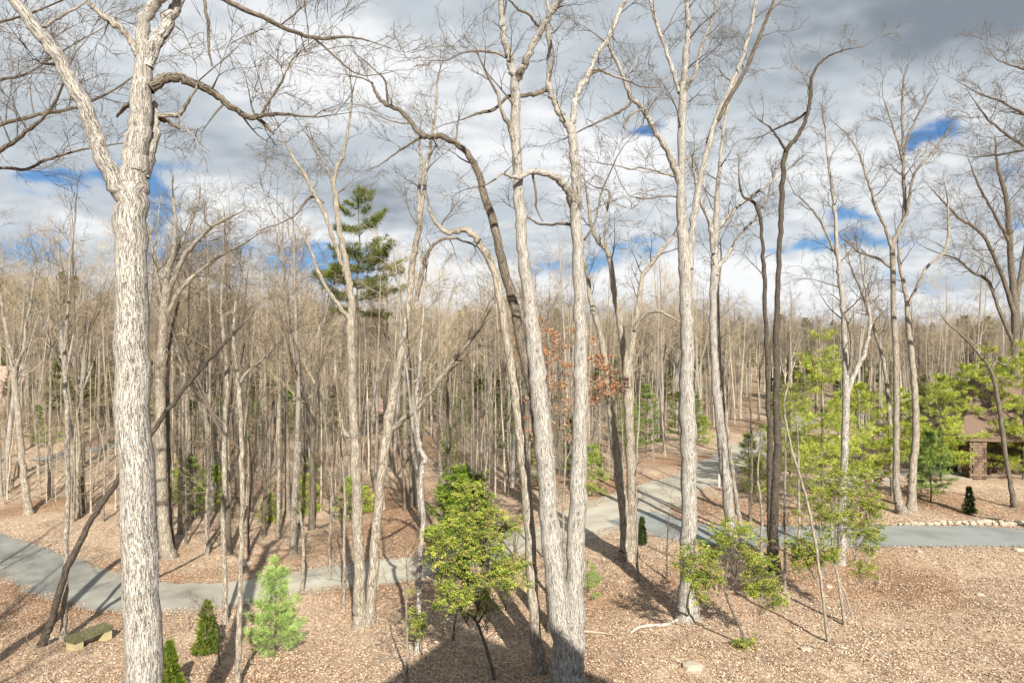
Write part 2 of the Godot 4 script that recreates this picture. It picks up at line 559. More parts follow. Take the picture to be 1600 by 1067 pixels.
# ---------------------------------------------------------------- trees of the woods behind, grown from a few patterns
func wood_tree(form: String, height: float, r: float, twigset: Array) -> Node3D:
	var o := Node3D.new()
	var trunk := TB.new()
	var crown := TB.new()
	var heads: Array = [[Vector3.ZERO, Vector3.UP, height, r]]
	var stems: Array = []
	while heads.size() > 0:
		var hd: Array = heads.pop_back()
		var p: Vector3 = hd[0]
		var dir: Vector3 = hd[1]
		var n := clampi(int(hd[2] / 0.9), 5, 22)
		var pts := PackedVector3Array()
		var rad := PackedFloat32Array()
		var root: bool = p == Vector3.ZERO
		if root:
			pts.append(Vector3(0, -0.35, 0)); rad.append(hd[3])
			pts.append(Vector3(0, -0.02, 0)); rad.append(hd[3])
			p = Vector3(0, 0.3, 0)
		pts.append(p); rad.append(hd[3])
		var wig := 0.045 if form != "crooked" else 0.13
		for i in n:
			dir = (dir + rv() * wig + Vector3.UP * 0.07).normalized()
			p += dir * hd[2] / n
			pts.append(p)
			rad.append(maxf(hd[3] * (1.0 - 0.88 * pow((i + 1.0) / n, 0.9)), 0.012))
			if form in ["forked", "spreading"] and root and i == int(n * (0.42 if form == "forked" else 0.34)):
				for q in (1 if form == "forked" else 3):
					heads.append([p, (dir + Vector3(rf(-1, 1), 0.1, rf(-1, 1)).normalized() * rf(0.35, 0.6)).normalized(), hd[2] * rf(0.45, 0.58), rad[-1] * 0.72])
		trunk.tube(pts, rad, 8 if r > 0.1 else 6, 0.4, lump, 0.15, 0.45 if root else 0.0)
		stems.append([pts, rad, root])
	for s in stems:
		var pts: PackedVector3Array = s[0]
		var n := pts.size()
		var from: float = (0.58 if form == "pole" else 0.46) if s[2] else 0.15
		var acc := 0.0
		for i in range(int(from * n), n):
			acc += pts[i].distance_to(pts[i - 1]) * (0.9 if form != "sapling" else 1.2)
			while acc > 1.0:
				acc -= 1.0
				var t := float(i) / n
				var a := rf(0, TAU)
				var out := Vector3(cos(a), rf(0.35, 1.1), sin(a)).normalized()
				var wide := 0.17 if form != "spreading" else 0.24
				grow(crown, pts[i], out, height * wide * rf(0.5, 1.1) * (1.2 - 0.8 * t), clampf(s[1][i] * 0.4, 0.012, 0.04), 1, twigset, 0.2, 0.1, 0.8)
		# a few low dead twigs
		if s[2]:
			for q in 4:
				var i := int(rf(0.15, 0.45) * n)
				var a := rf(0, TAU)
				grow(crown, pts[i], Vector3(cos(a), rf(-0.1, 0.5), sin(a)).normalized(), rf(0.5, 1.5), 0.014, 0, twigset)
	part("trunk", trunk.mesh(), M.bark_pale, o)
	part("crown", crown.mesh(), M.twig, o)
	return o

# ---------------------------------------------------------------- evergreens
func pine_tree(height: float, spread: float, from: float, whorl_gap: float, tuft_set: Array, tuft_gap: float, tuft_size: float, tints: Array, r: float, gaps := 0.0) -> Array:
	var trunk := TB.new()
	var crown := TB.new()
	var wood := TB.new()
	crown.tinted = true
	var pts := PackedVector3Array([Vector3(0, -0.3, 0)])
	var rad := PackedFloat32Array([r * 1.2])
	var n := 10
	for i in n + 1:
		pts.append(Vector3(rf(-0.02, 0.02) * height * 0.3, height * i / n, rf(-0.02, 0.02) * height * 0.3))
		rad.append(maxf(r * (1.0 - 0.93 * i / n), 0.01))
	trunk.tube(pts, rad, 7, 0.35, lump, 0.12)
	var y := height * from
	while y < height * 0.985:
		var t := (y - height * from) / (height * (1.0 - from))
		var k := rng.randi_range(3, 6)
		var a0 := rf(0, TAU)
		if rng.randf() < gaps: k = rng.randi_range(1, 2)
		for j in k:
			var a := a0 + TAU * j / k + rf(-0.3, 0.3)
			var l := spread * (pow(1.0 - t, 0.7) * 0.95 + 0.08) * rf(0.6, 1.1)
			if t < 0.12: l *= 0.75
			var dir := Vector3(cos(a), 0.25 + 0.6 * t, sin(a)).normalized()
			var p := Vector3(0, y, 0)
			var bp := PackedVector3Array([p])
			var br := PackedFloat32Array([maxf(r * 0.3 * (1.0 - t), 0.008)])
			var segs := maxi(4, int(l / 0.22))
			for s in segs:
				dir = (dir + rv() * 0.14 + Vector3.UP * (-0.05 if s < segs / 2 else 0.07)).normalized()
				p += dir * l / segs
				bp.append(p)
				br.append(maxf(br[0] * (1.0 - 0.9 * (s + 1.0) / segs), 0.004))
				if s > segs * 0.22:
					var side := dir.cross(Vector3.UP).normalized()
					var m := maxi(1, int(l / segs / tuft_gap))
					for q in m * 6:
						var w := rf(-1, 1) * 0.34 * l * (1.05 - 0.6 * float(s) / segs)
						var pos := p + side * w + dir * absf(w) * 0.5 + rv() * 0.08 - dir * rf(0, l / segs)
						var tint: Color = tints[rng.randi() % tints.size()]
						tint = tint * rf(0.8, 1.2)
						var up := (dir + side * signf(w) * 0.6 + Vector3.UP * 0.45 + rv() * 0.4).normalized()
						crown.stamp(tuft_set[rng.randi() % tuft_set.size()], Transform3D(basis_for(up, tuft_size * rf(0.75, 1.25)), pos), tint)
						if q == 0 and absf(w) > 0.15: wood.tube(PackedVector3Array([p - dir * 0.1, pos]), PackedFloat32Array([0.006, 0.003]), 3)
			wood.tube(bp, br, 4)
		y += whorl_gap * rf(0.75, 1.3)
	for q in 10:
		crown.stamp(tuft_set[0], Transform3D(basis_for((Vector3.UP + rv() * 0.4), tuft_size), Vector3(0, height * rf(0.93, 1.0), 0)), tints[0])
	return [trunk.mesh(), wood.mesh(), crown.mesh()]

func evergreen(called: String, label: String, cat: String, meshes: Array, leaf: Material, at_: Vector3, turn := 0.0, size := 1.0, group := "") -> Node3D:
	var o := thing(called, label, cat, at_, group)
	part("trunk", meshes[0], M.bark_brown, o)
	if (meshes[1] as ArrayMesh).get_surface_count() > 0: part("branches", meshes[1], M.bark_brown, o)
	part("crown", meshes[2], leaf, o)
	o.rotation.y = turn
	o.scale = Vector3.ONE * size
	return o

# a broadleaf bush: crooked stems (world points through which each one runs) and leaf whorls in rounded, uneven clumps
func bush(called: String, label: String, foot: Vector3, stems: Array, clumps: Array, count: int, leafset: Array, size: float, tints: Array, leaf: Material, wood: Material, group := "") -> Node3D:
	var o := thing(called, label, "bush", foot, group)
	var tips := TB.new()
	for s in stems:
		var b := TB.new()
		var pts := smooth_line(s[0], 4)
		var rad := PackedFloat32Array()
		for i in pts.size():
			rad.append(lerpf(s[1], s[2], float(i) / (pts.size() - 1)))
			if i: pts[i] += rv() * 0.012
		b.tube(pts, rad, 6, 0.3, lump, 0.15)
		part("stem", b.mesh(foot), wood, o)
	var crown := TB.new()
	crown.tinted = true
	for c in clumps:      # [centre, radii, share]
		var m := int(count * c[2])
		var heads: Array = []
		for k in maxi(5, m / 20): heads.append(c[0] + rv().normalized() * pow(rng.randf(), 0.4) * 1.12 * c[1])
		for h in heads:
			# a twig out to each head, then whorls about it
			var from: Vector3 = c[0] + (foot - c[0]) * rf(0.1, 0.4)
			tips.tube(PackedVector3Array([from, from.lerp(h, 0.5) + rv() * 0.1, h]), PackedFloat32Array([0.011, 0.007, 0.004]), 4)
			for q in 20:
				var pos: Vector3 = h + rv() * rf(0.04, 0.3) * Vector3(1, 0.7, 1)
				var tint: Color = tints[rng.randi() % tints.size()]
				crown.stamp(leafset[rng.randi() % leafset.size()], Transform3D(basis_for(Vector3.UP + rv() * 0.7, size * rf(0.7, 1.25)), pos), tint * rf(0.75, 1.25))
	if tips.v.size() > 0: part("branches", tips.mesh(foot), wood, o)
	part("leaves", crown.mesh(foot), leaf, o)
	return o

func conifer_shrub(label: String, foot: Vector3, height: float, spread: float, count: int, tints: Array) -> Node3D:
	var o := thing("arborvitae", label, "shrub", foot)
	var b := TB.new()
	b.tube(PackedVector3Array([Vector3(0, -0.15, 0), Vector3(0, height * 0.5, 0), Vector3(0.02, height * 0.95, 0)]), PackedFloat32Array([0.035, 0.025, 0.006]), 6)
	part("trunk", b.mesh(), M.bark_brown, o)
	var crown := TB.new()
	crown.tinted = true
	for k in count:
		var t := 1.0 - pow(rng.randf(), 0.62)
		t = 1.0 - t
		t = pow(rng.randf(), 1.35)
		var a := rf(0, TAU)
		var wide := spread * (pow(1.0 - t, 0.8) * (0.8 + 0.25 * sin(a * 3.0 + t * 9.0)) + 0.05) * (0.75 + 0.25 * sm(0.0, 0.12, t))
		var rr := wide * pow(rng.randf(), 0.35)
		var pos := Vector3(cos(a) * rr, 0.04 + t * height * 0.98, sin(a) * rr)
		var up := Vector3(cos(a) * 0.55, 1.0, sin(a) * 0.55) + rv() * 0.35
		var tint: Color = tints[rng.randi() % tints.size()]
		crown.stamp(scale_sprigs[rng.randi() % scale_sprigs.size()], Transform3D(basis_for(up, rf(0.7, 1.2)), pos), tint * rf(0.75, 1.25))
	part("crown", crown.mesh(), M.leaf_green, o)
	return o

func rock_mesh(s: Vector3, seed_: float) -> ArrayMesh:
	var b := TB.new()
	var sp := SphereMesh.new()
	sp.radial_segments = 9
	sp.rings = 5
	sp.radius = 1.0
	sp.height = 2.0
	var arr := sp.get_mesh_arrays()
	var vs: PackedVector3Array = arr[Mesh.ARRAY_VERTEX]
	var ids: PackedInt32Array = arr[Mesh.ARRAY_INDEX]
	var out := PackedVector3Array()
	for q in vs:
		var k := 1.0 + 0.35 * lump.get_noise_3d(q.x * 0.3 + seed_ * 7.0, q.y * 0.3, q.z * 0.3) + 0.12 * lump.get_noise_3d(q.x + seed_, q.y, q.z)
		var w := q * k
		w = Vector3(clampf(w.x, -0.86, 0.86), clampf(w.y, -0.7, 0.7), clampf(w.z, -0.86, 0.86))
		out.append(w * s)
	for i in range(0, ids.size(), 3): b.tri(out[ids[i]], out[ids[i + 1]], out[ids[i + 2]])
	return b.mesh()

func pv(list: Array, d: float) -> PackedVector3Array:     # points of one bush stem seen at depth d
	var out := PackedVector3Array()
	for i in range(0, list.size(), 2): out.append(at(list[i], list[i + 1], d + rf(-0.15, 0.15)))
	return out

func setup_view() -> void:
	var cam := Camera3D.new()
	cam.name = "camera"
	cam.position = Vector3(0, EYE, 0)
	cam.fov = 53.1
	cam.near = 0.1
	cam.far = 1500.0
	add_child(cam)
	cam.current = true
	var we := WorldEnvironment.new()
	we.name = "environment"
	var env := Environment.new()
	env.background_mode = Environment.BG_SKY
	var sky := Sky.new()
	var pano := PanoramaSkyMaterial.new()
	pano.panorama = ImageTexture.create_from_image(make_sky())
	pano.energy_multiplier = 0.575
	sky.sky_material = pano
	env.sky = sky
	env.tonemap_mode = Environment.TONE_MAPPER_LINEAR
	env.tonemap_exposure = 2.0
	env.sdfgi_enabled = true
	env.ssao_enabled = true
	env.ssil_enabled = true
	we.environment = env
	add_child(we)
	var sun := DirectionalLight3D.new()
	sun.name = "sun"
	sun.light_energy = 1.6
	sun.light_color = Color(1.0, 0.965, 0.90)
	sun.light_angular_distance = 0.5
	sun.shadow_enabled = true
	add_child(sun)
	var el := deg_to_rad(33.0)
	var az := deg_to_rad(15.0)
	sun.look_at_from_position(Vector3.ZERO, Vector3(-sin(az) * cos(el), -sin(el), -cos(az) * cos(el)))

func make_materials() -> void:
	M.bark_white = bark(3, Color(0.455, 0.435, 0.405), Color(0.30, 0.277, 0.247), Color(0.082, 0.07, 0.058), 0.22)
	M.bark_pale = bark(7, Color(0.43, 0.39, 0.33), Color(0.285, 0.245, 0.195), Color(0.08, 0.064, 0.048), 0.24)
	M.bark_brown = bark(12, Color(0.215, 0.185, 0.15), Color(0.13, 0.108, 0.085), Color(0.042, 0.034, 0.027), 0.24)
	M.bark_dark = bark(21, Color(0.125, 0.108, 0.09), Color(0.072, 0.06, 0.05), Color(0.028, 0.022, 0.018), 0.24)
	M.bark_grey = bark(33, Color(0.38, 0.345, 0.30), Color(0.235, 0.205, 0.17), Color(0.07, 0.055, 0.043), 0.22)
	M.twig = mat(Color(0.145, 0.118, 0.09))
	M.pale_twig = mat(Color(0.42, 0.35, 0.245))
	M.mid_twig = mat(Color(0.31, 0.25, 0.17))
	M.brown_twig = mat(Color(0.17, 0.13, 0.095))
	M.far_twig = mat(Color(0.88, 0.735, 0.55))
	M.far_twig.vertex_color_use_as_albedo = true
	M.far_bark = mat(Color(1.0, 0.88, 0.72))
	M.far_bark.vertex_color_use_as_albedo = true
	M.dead_wood = mat(Color(0.50, 0.44, 0.36))
	M.leaf_green = foliage(Color.WHITE, 0.35)
	M.leaf_brown = foliage(Color.WHITE, 0.5)
	M.litter_leaf = foliage(Color.WHITE, 0.15)
	M.litter_leaf.roughness = 0.8
	var g := mat(Color.WHITE, 0.95)
	var ramp: Array = [Color(0.188, 0.128, 0.091), Color(0.355, 0.258, 0.185), Color(0.430, 0.327, 0.238), Color(0.281, 0.193, 0.136), Color(0.504, 0.407, 0.302), Color(0.383, 0.283, 0.204), Color(0.579, 0.497, 0.385), Color(0.318, 0.223, 0.160)]
	g.albedo_texture = noise_tex(FastNoiseLite.TYPE_CELLULAR, 0.045, 4, ramp, 1024, 14.0)
	g.normal_enabled = true
	g.normal_texture = noise_tex(FastNoiseLite.TYPE_SIMPLEX, 0.05, 9, [], 1024)
	g.normal_scale = 0.8
	g.uv1_triplanar = true
	g.uv1_world_triplanar = true
	g.uv1_scale = Vector3.ONE * 0.29
	g.vertex_color_use_as_albedo = true
	M.ground = g
	var r := mat(Color.WHITE, 0.85)
	r.albedo_texture = noise_tex(FastNoiseLite.TYPE_SIMPLEX, 0.16, 14, [Color(0.24, 0.243, 0.238), Color(0.40, 0.403, 0.39), Color(0.58, 0.57, 0.54)], 512, 0.0, 5)
	r.uv1_scale = Vector3(0.4, 0.4, 0.4)
	r.vertex_color_use_as_albedo = true
	M.road = r
	var r2: StandardMaterial3D = r.duplicate()
	r2.albedo_color = Color(0.80, 0.82, 0.825)
	M.drive = r2
	var cr := mat(Color(0.50, 0.44, 0.36), 0.9)
	cr.albedo_texture = noise_tex(FastNoiseLite.TYPE_SIMPLEX, 0.05, 15, [Color(0.8, 0.8, 0.8), Color(1, 1, 1)], 512, 0.0, 5)
	cr.vertex_color_use_as_albedo = true
	M.concrete = cr
	var st := mat(Color.WHITE, 0.9)
	st.albedo_texture = noise_tex(FastNoiseLite.TYPE_SIMPLEX, 0.06, 16, [Color(0.22, 0.185, 0.145), Color(0.40, 0.35, 0.285), Color(0.54, 0.49, 0.41)], 256, 0.0, 4)
	st.uv1_triplanar = true
	st.uv1_scale = Vector3.ONE * 2.0
	M.stone = st

func make_templates() -> void:
	for k in 10: sprays.append(make_spray(9, rf(0.75, 1.15), 0.0085, 1))
	for k in 6: fine.append(make_spray(8, rf(0.9, 1.3), 0.0095, 0))
	for k in 4: coarse.append(make_spray(6, rf(1.2, 1.7), 0.013, 0))
	for k in 5: tufts.append(make_tuft(16, 0.15, 0.0045, 0.55))
	for k in 3: needles.append(make_tuft(15, 0.24, 0.011, 0.75))
	for k in 5: whorls.append(make_whorl(6, rf(0.065, 0.09), 0.0125))
	for k in 4:
		var b := TB.new()
		for j in 7:
			var d := (Vector3.UP + Vector3(rf(-0.7, 0.7), 0, rf(-0.7, 0.7))).normalized()
			var o := Vector3.UP * rf(0.0, 0.06)
			var s := d.cross(rv()).normalized() * rf(0.007, 0.012)
			b.tri(o, o + d * 0.05 + s, o + d * rf(0.09, 0.14))
			b.tri(o, o + d * rf(0.09, 0.14), o + d * 0.05 - s)
		scale_sprigs.append(b)
	for k in 4:
		var b := TB.new()
		for j in 3:
			var d := (rv() + Vector3.DOWN * 0.8).normalized()
			var s := d.cross(rv()).normalized() * 0.026
			b.tri(Vector3.ZERO, d * 0.06 + s, d * 0.13 + rv() * 0.02)
			b.tri(Vector3.ZERO, d * 0.13, d * 0.05 - s + rv() * 0.01)
		dead_leaves.append(b)

var road_line := PackedVector3Array()
var drive_line := PackedVector3Array()
var upper_line := PackedVector3Array()
var path_line := PackedVector3Array()
var court_line := PackedVector3Array()

func trace(list: Array) -> PackedVector3Array:
	var out := PackedVector3Array()
	for i in range(0, list.size(), 2): out.append(spot(list[i], list[i + 1]))
	return smooth_line(out, 8)

func build_setting() -> void:
	road_line = trace([-330, 780, -150, 812, -40, 846, 0, 862, 50, 885, 97, 905, 140, 920, 194, 930, 253, 933, 350, 932, 400, 925, 481, 912, 588, 895, 655, 884, 780, 855, 880, 826, 960, 796, 1040, 766, 1095, 745, 1140, 725, 1187, 694, 1222, 668, 1262, 650])
	drive_line = trace([985, 806, 1030, 826, 1090, 838, 1200, 841, 1350, 841, 1500, 841, 1600, 842, 1780, 844])
	upper_line = trace([60, 722, 120, 708, 170, 697, 230, 686, 300, 672])
	path_line = trace([255, 664, 300, 658, 360, 652])
	court_line = trace([1300, 760, 1345, 748, 1385, 741, 1440, 738, 1520, 742])
	mask.resize(MX * MZ)
	paint_mask(road_line, 1.9)
	paint_mask(drive_line, 1.8)
	paint_mask(upper_line, 1.2)
	paint_mask(court_line, 1.4)
	var b := TB.new()
	b.tinted = true
	var nx := 330
	var nz := 330
	for j in nz:
		var tz := float(j) / (nz - 1)
		var z := 40.0 - sinh(tz * 4.15) * 20.5 if tz > 0 else 40.0
		for i in nx:
			var tx := float(i) / (nx - 1) * 2.0 - 1.0
			var x := sinh(tx * 3.9) * 24.0
			var y := ground(x, z)
			b.v.append(Vector3(x, y, z))
			var e := 0.3 if z > -60.0 else 2.0
			b.n.append(Vector3(ground(x - e, z) - ground(x + e, z), 2.0 * e, ground(x, z - e) - ground(x, z + e)).normalized())
			b.uv.append(Vector2(x, z))
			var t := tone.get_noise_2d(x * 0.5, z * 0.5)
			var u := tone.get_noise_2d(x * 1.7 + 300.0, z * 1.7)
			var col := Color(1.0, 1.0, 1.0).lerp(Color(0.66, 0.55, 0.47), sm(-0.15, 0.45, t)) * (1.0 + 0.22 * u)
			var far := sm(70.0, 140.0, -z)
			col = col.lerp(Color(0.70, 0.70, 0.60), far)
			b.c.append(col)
	for j in nz - 1:
		for i in nx - 1:
			var a := j * nx + i
			b.ix.append_array(PackedInt32Array([a, a + nx, a + nx + 1, a, a + nx + 1, a + 1]))
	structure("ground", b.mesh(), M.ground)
	structure("road", strip(road_line, 1.75, 0.04, 0.34, spot(965, 806), 0.75), M.road)
	structure("driveway", strip(drive_line, 1.6, 0.07, 0.25), M.drive)
	structure("upper_road", strip(upper_line, 1.1, 0.05, 0.2), M.drive)
	structure("gravel_path", strip(path_line, 0.9, 0.05, 0.3), M.concrete)
	structure("concrete_court", strip(court_line, 1.25, 0.06, 0.1), M.concrete)

func scatter_leaves() -> void:
	var kinds: Array = [Color(0.39, 0.285, 0.205), Color(0.43, 0.33, 0.24), Color(0.29, 0.19, 0.132), Color(0.47, 0.375, 0.285), Color(0.21, 0.135, 0.095), Color(0.36, 0.235, 0.155), Color(0.53, 0.44, 0.345)]
	var b := TB.new()
	var w := 0.36
	for s in [-1.0, 1.0]:
		var o := Vector3(0, 0, -0.5)
		var m := Vector3(s * w, 0.14, 0.02)
		var t := Vector3(0.05, 0.06, 0.5)
		if s < 0: b.tri(o, m, t)
		else: b.tri(o, t, m)
	var mm := MultiMesh.new()
	mm.transform_format = MultiMesh.TRANSFORM_3D
	mm.use_colors = true
	mm.mesh = b.mesh()
	var places: Array[Transform3D] = []
	var tints := PackedColorArray()
	while places.size() < 290000:
		var d := sqrt(rf(12.5 * 12.5, 42.0 * 42.0))
		if rng.randf() > pow(19.0 / maxf(d, 19.0), 1.4): continue
		var x := rf(-0.8, 0.8) * d
		var p := paved(x, -d)
		if p > 0.985 and rng.randf() > (0.004 + 0.10 * sm(0.22, 0.5, tone.get_noise_2d(x * 0.9 + 40.0, -d * 0.9))): continue
		var y := ground(x, -d) + (rf(0.0, 0.025) if p < 0.9 else rf(0.055, 0.085))
		var bs := Basis.from_euler(Vector3(rf(-0.6, 0.6), rf(0, TAU), rf(-0.6, 0.6))).scaled(Vector3.ONE * rf(0.034, 0.08))
		places.append(Transform3D(bs, Vector3(x, y, -d)))
		var t := tone.get_noise_2d(x * 0.5, -d * 0.5)
		var col: Color = kinds[clampi(int(rng.randf() * 5.0 + rf(0, 2.2) - t * 2.6), 0, 6)]
		tints.append(col * rf(0.85, 1.25))
	mm.instance_count = places.size()
	for k in places.size():
		mm.set_instance_transform(k, places[k])
		mm.set_instance_color(k, tints[k])
	var o := MultiMeshInstance3D.new()
	o.name = "leaf_litter"
	o.multimesh = mm
	o.material_override = M.litter_leaf
	o.set_meta("kind", "stuff")
	add_child(o)
	tag(o, "loose dry brown leaves lying over the woodland floor and lawn", "leaf litter")

func scatter_twigs() -> void:
	for k in 3:
		var mm := MultiMesh.new()
		mm.transform_format = MultiMesh.TRANSFORM_3D
		mm.mesh = make_spray(4, 0.9, 0.009, 1).mesh()
		var places: Array[Transform3D] = []
		while places.size() < 130:
			var d := rf(13.0, 55.0)
			var x := rf(-0.8, 0.8) * d
			if paved(x, -d) > 0.3: continue
			if x > 5.0 and d < 32.0 and rng.randf() < 0.75: continue
			places.append(Transform3D(Basis.from_euler(Vector3(PI / 2 + rf(-0.12, 0.05), rf(0, TAU), 0)).scaled(Vector3.ONE * rf(0.5, 1.5)), Vector3(x, ground(x, -d) + 0.035, -d)))
		mm.instance_count = places.size()
		for i in places.size(): mm.set_instance_transform(i, places[i])
		var o := MultiMeshInstance3D.new()
		o.name = numbered("fallen_twigs")
		o.multimesh = mm
		o.material_override = [M.dead_wood, M.mid_twig, M.brown_twig][k]
		o.set_meta("kind", "stuff")
		add_child(o)
		tag(o, "small dead twigs strewn over the fallen leaves", "twigs", "fallen twigs")

func build_houses() -> void:
	# the gabled house at whose upper storey the viewpoint stands: its roof throws the pointed shadow on the leaves
	var wall := mat(Color(0.45, 0.40, 0.33))
	var shingle := mat(Color(0.12, 0.10, 0.085))
	var glass := mat(Color(0.05, 0.06, 0.07), 0.08)
	var trim := mat(Color(0.7, 0.68, 0.63))
	var o := thing("gabled_house", "tall gabled house at the viewpoint whose roof shadow falls on the lawn", "house", Vector3(5.3, 0, 3.6))
	var b := TB.new()
	var half := 5.0
	var eave := 12.3
	var ridge := 16.8
	b.quad(Vector3(-half, -1, 0), Vector3(-half, eave, 0), Vector3(half, eave, 0), Vector3(half, -1, 0))
	b.tri(Vector3(-half, eave, 0), Vector3(0, ridge - 0.25, 0), Vector3(half, eave, 0))
	for s in [-1.0, 1.0]: b.quad(Vector3(s * half, -1, 0), Vector3(s * half, eave, 0), Vector3(s * half, eave, 14), Vector3(s * half, -1, 14))
	b.quad(Vector3(-half, -1, 14), Vector3(half, -1, 14), Vector3(half, eave, 14), Vector3(-half, eave, 14))
	b.tri(Vector3(-half, eave, 14), Vector3(half, eave, 14), Vector3(0, ridge - 0.25, 14))
	part("wall", b.mesh(), wall, o)
	b = TB.new()
	for s in [-1.0, 1.0]:
		var a := Vector3(0, ridge, 7)
		var e := Vector3(s * (half + 0.5), eave - 0.25, 7)
		var mid := (a + e) * 0.5
		var along := (e - a)
		b.box(Transform3D(Basis(Vector3(0, 0, 1), atan2(along.y, along.x)), mid), Vector3(along.length(), 0.2, 15.0))
	part("roof", b.mesh(), shingle, o)
	for y in [1.6, 4.8, 10.2]:
		for x in [-3.2, 0.0, 3.2]:
			b = TB.new()
			b.box(Transform3D(Basis(), Vector3(x, y, -0.03)), Vector3(1.7, 1.9, 0.1))
			var wd := part("window", b.mesh(), trim, o)
			b = TB.new()
			b.box(Transform3D(Basis(), Vector3(x, y, -0.07)), Vector3(1.45, 1.65, 0.06))
			part("pane", b.mesh(), glass, wd)
	# the low house at the right behind the pines
	var c := spot(1560, 746)
	o = thing("stone_pillar_house", "low house with brown roof and stone porch pillar behind the right pines", "house", c)
	o.rotation.y = -0.12
	b = TB.new()
	b.box(Transform3D(Basis(), Vector3(3.4, 1.15, -4.0)), Vector3(11.0, 3.0, 5.0))
	part("wall", b.mesh(), mat(Color(0.07, 0.055, 0.045)), o)
	b = TB.new()
	var rt := Color(1, 1, 1)
	var e0 := Vector3(-3.0, 2.75, 1.1)
	var e1 := Vector3(9.6, 2.75, 1.1)
	var e2 := Vector3(9.6, 2.75, -7.4)
	var e3 := Vector3(-3.0, 2.75, -7.4)
	var r0 := Vector3(0.4, 6.6, -3.1)
	var r1 := Vector3(7.0, 6.6, -3.1)
	b.quad(e0, r0, r1, e1, rt)
	b.quad(e2, r1, r0, e3, rt)
	b.tri(e3, r0, e0, rt)
	b.tri(e1, r1, e2, rt)
	b.box(Transform3D(Basis(), Vector3(3.3, 2.62, -3.15)), Vector3(12.5, 0.24, 8.4))
	var roof := mat(Color(0.17, 0.125, 0.10))
	roof.albedo_texture = noise_tex(FastNoiseLite.TYPE_CELLULAR, 0.06, 71, [Color(0.7, 0.7, 0.7), Color(1.2, 1.1, 1.0)], 512)
	part("roof", b.mesh(), roof, o)
	var tones := [Color(0.11, 0.075, 0.055), Color(0.15, 0.105, 0.075), Color(0.085, 0.06, 0.045), Color(0.18, 0.135, 0.10)]  # pillar stone colours darkened, the shade of the pines in front put in
	for x in [-1.7, 4.2]:
		b = TB.new()
		b.tinted = true
		for row in 14:
			for f in 4:
				var n := 3
				for k in n:
					var a := f * PI / 2
					var u := -0.42 + 0.84 * (k + 0.5) / n + (0.1 if row % 2 else -0.08)
					var q := Vector3(u, row * 0.185 + 0.09 - 0.15, 0.44 + rf(-0.015, 0.03)).rotated(Vector3.UP, a)
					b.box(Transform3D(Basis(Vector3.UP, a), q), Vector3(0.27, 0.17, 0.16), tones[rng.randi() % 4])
		b.box(Transform3D(Basis(), Vector3(0, 1.2, 0)), Vector3(0.8, 2.7, 0.8), Color(0.1, 0.08, 0.06))
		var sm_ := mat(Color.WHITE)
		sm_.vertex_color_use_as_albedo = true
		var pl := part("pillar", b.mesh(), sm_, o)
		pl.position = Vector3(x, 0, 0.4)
	for x in [0.9, 6.6]:
		b = TB.new()
		b.box(Transform3D(Basis(), Vector3(x, 1.1, -1.47)), Vector3(2.5, 2.2, 0.08))
		var dr := part("garage_door", b.mesh(), mat(Color(0.09, 0.06, 0.045)), o)
		for k in 4:
			b = TB.new()
			b.box(Transform3D(Basis(), Vector3(x, 0.3 + 0.54 * k, -1.41)), Vector3(2.4, 0.5, 0.05))
			part("panel", b.mesh(), mat(Color(0.12, 0.085, 0.06)), dr)
	# the small gabled shed in the middle woods, the house at the left edge and the one on the far hill
	far_house("shed", "small shed with a pale pink gable roof far off among the trunks", spot(590, 659), 3.0, 2.6, 1.3, 1.3, 0.7, Color(0.36, 0.30, 0.25), Color(0.42, 0.31, 0.27))
	far_house("cottage", "pink roofed cottage at the left edge deep in the woods", spot(-8, 628), 8.0, 6.0, 2.6, 2.2, 0.3, Color(0.45, 0.36, 0.31), Color(0.48, 0.33, 0.28))
	far_house("hill_house", "long house with a pale green roof high on the left hillside", spot(93, 455), 22.0, 12.0, 4.0, 3.0, 0.2, Color(0.42, 0.40, 0.35), Color(0.42, 0.52, 0.45))

func far_house(called: String, label: String, at_: Vector3, long: float, deep: float, eave: float, rise: float, turn: float, wc: Color, rc: Color) -> void:
	var o := thing(called, label, "house" if called != "shed" else "shed", at_)
	o.rotation.y = turn
	var b := TB.new()
	var x := long * 0.5
	var z := deep * 0.5
	b.box(Transform3D(Basis(), Vector3(0, eave * 0.5 - 0.5, 0)), Vector3(long, eave + 1.0, deep))
	for s in [-1.0, 1.0]: b.tri(Vector3(s * x, eave, z), Vector3(s * x, eave + rise, 0), Vector3(s * x, eave, -z))
	part("wall", b.mesh(), mat(wc), o)
	b = TB.new()
	for s in [-1.0, 1.0]:
		var e := Vector3(0, -rise * 1.1, s * z * 1.1)
		b.box(Transform3D(Basis(Vector3.RIGHT, atan2(-e.y * s, absf(e.z))* 1.0), Vector3(0, eave + rise * 0.5 + 0.05, s * z * 0.52)), Vector3(long * 1.08, 0.12, e.length()))
	part("roof", b.mesh(), mat(rc), o)
	b = TB.new()
	b.box(Transform3D(Basis(), Vector3(-x * 0.3, eave * 0.42, z + 0.02)), Vector3(0.9, eave * 0.8, 0.06))
	part("door", b.mesh(), mat(Color(0.06, 0.05, 0.045)), o)
	for k in 2:
		b = TB.new()
		b.box(Transform3D(Basis(), Vector3(x * (0.2 + 0.4 * k), eave * 0.55, z + 0.02)), Vector3(0.8, 0.8, 0.06))
		part("window", b.mesh(), mat(Color(0.05, 0.05, 0.055), 0.2), o)

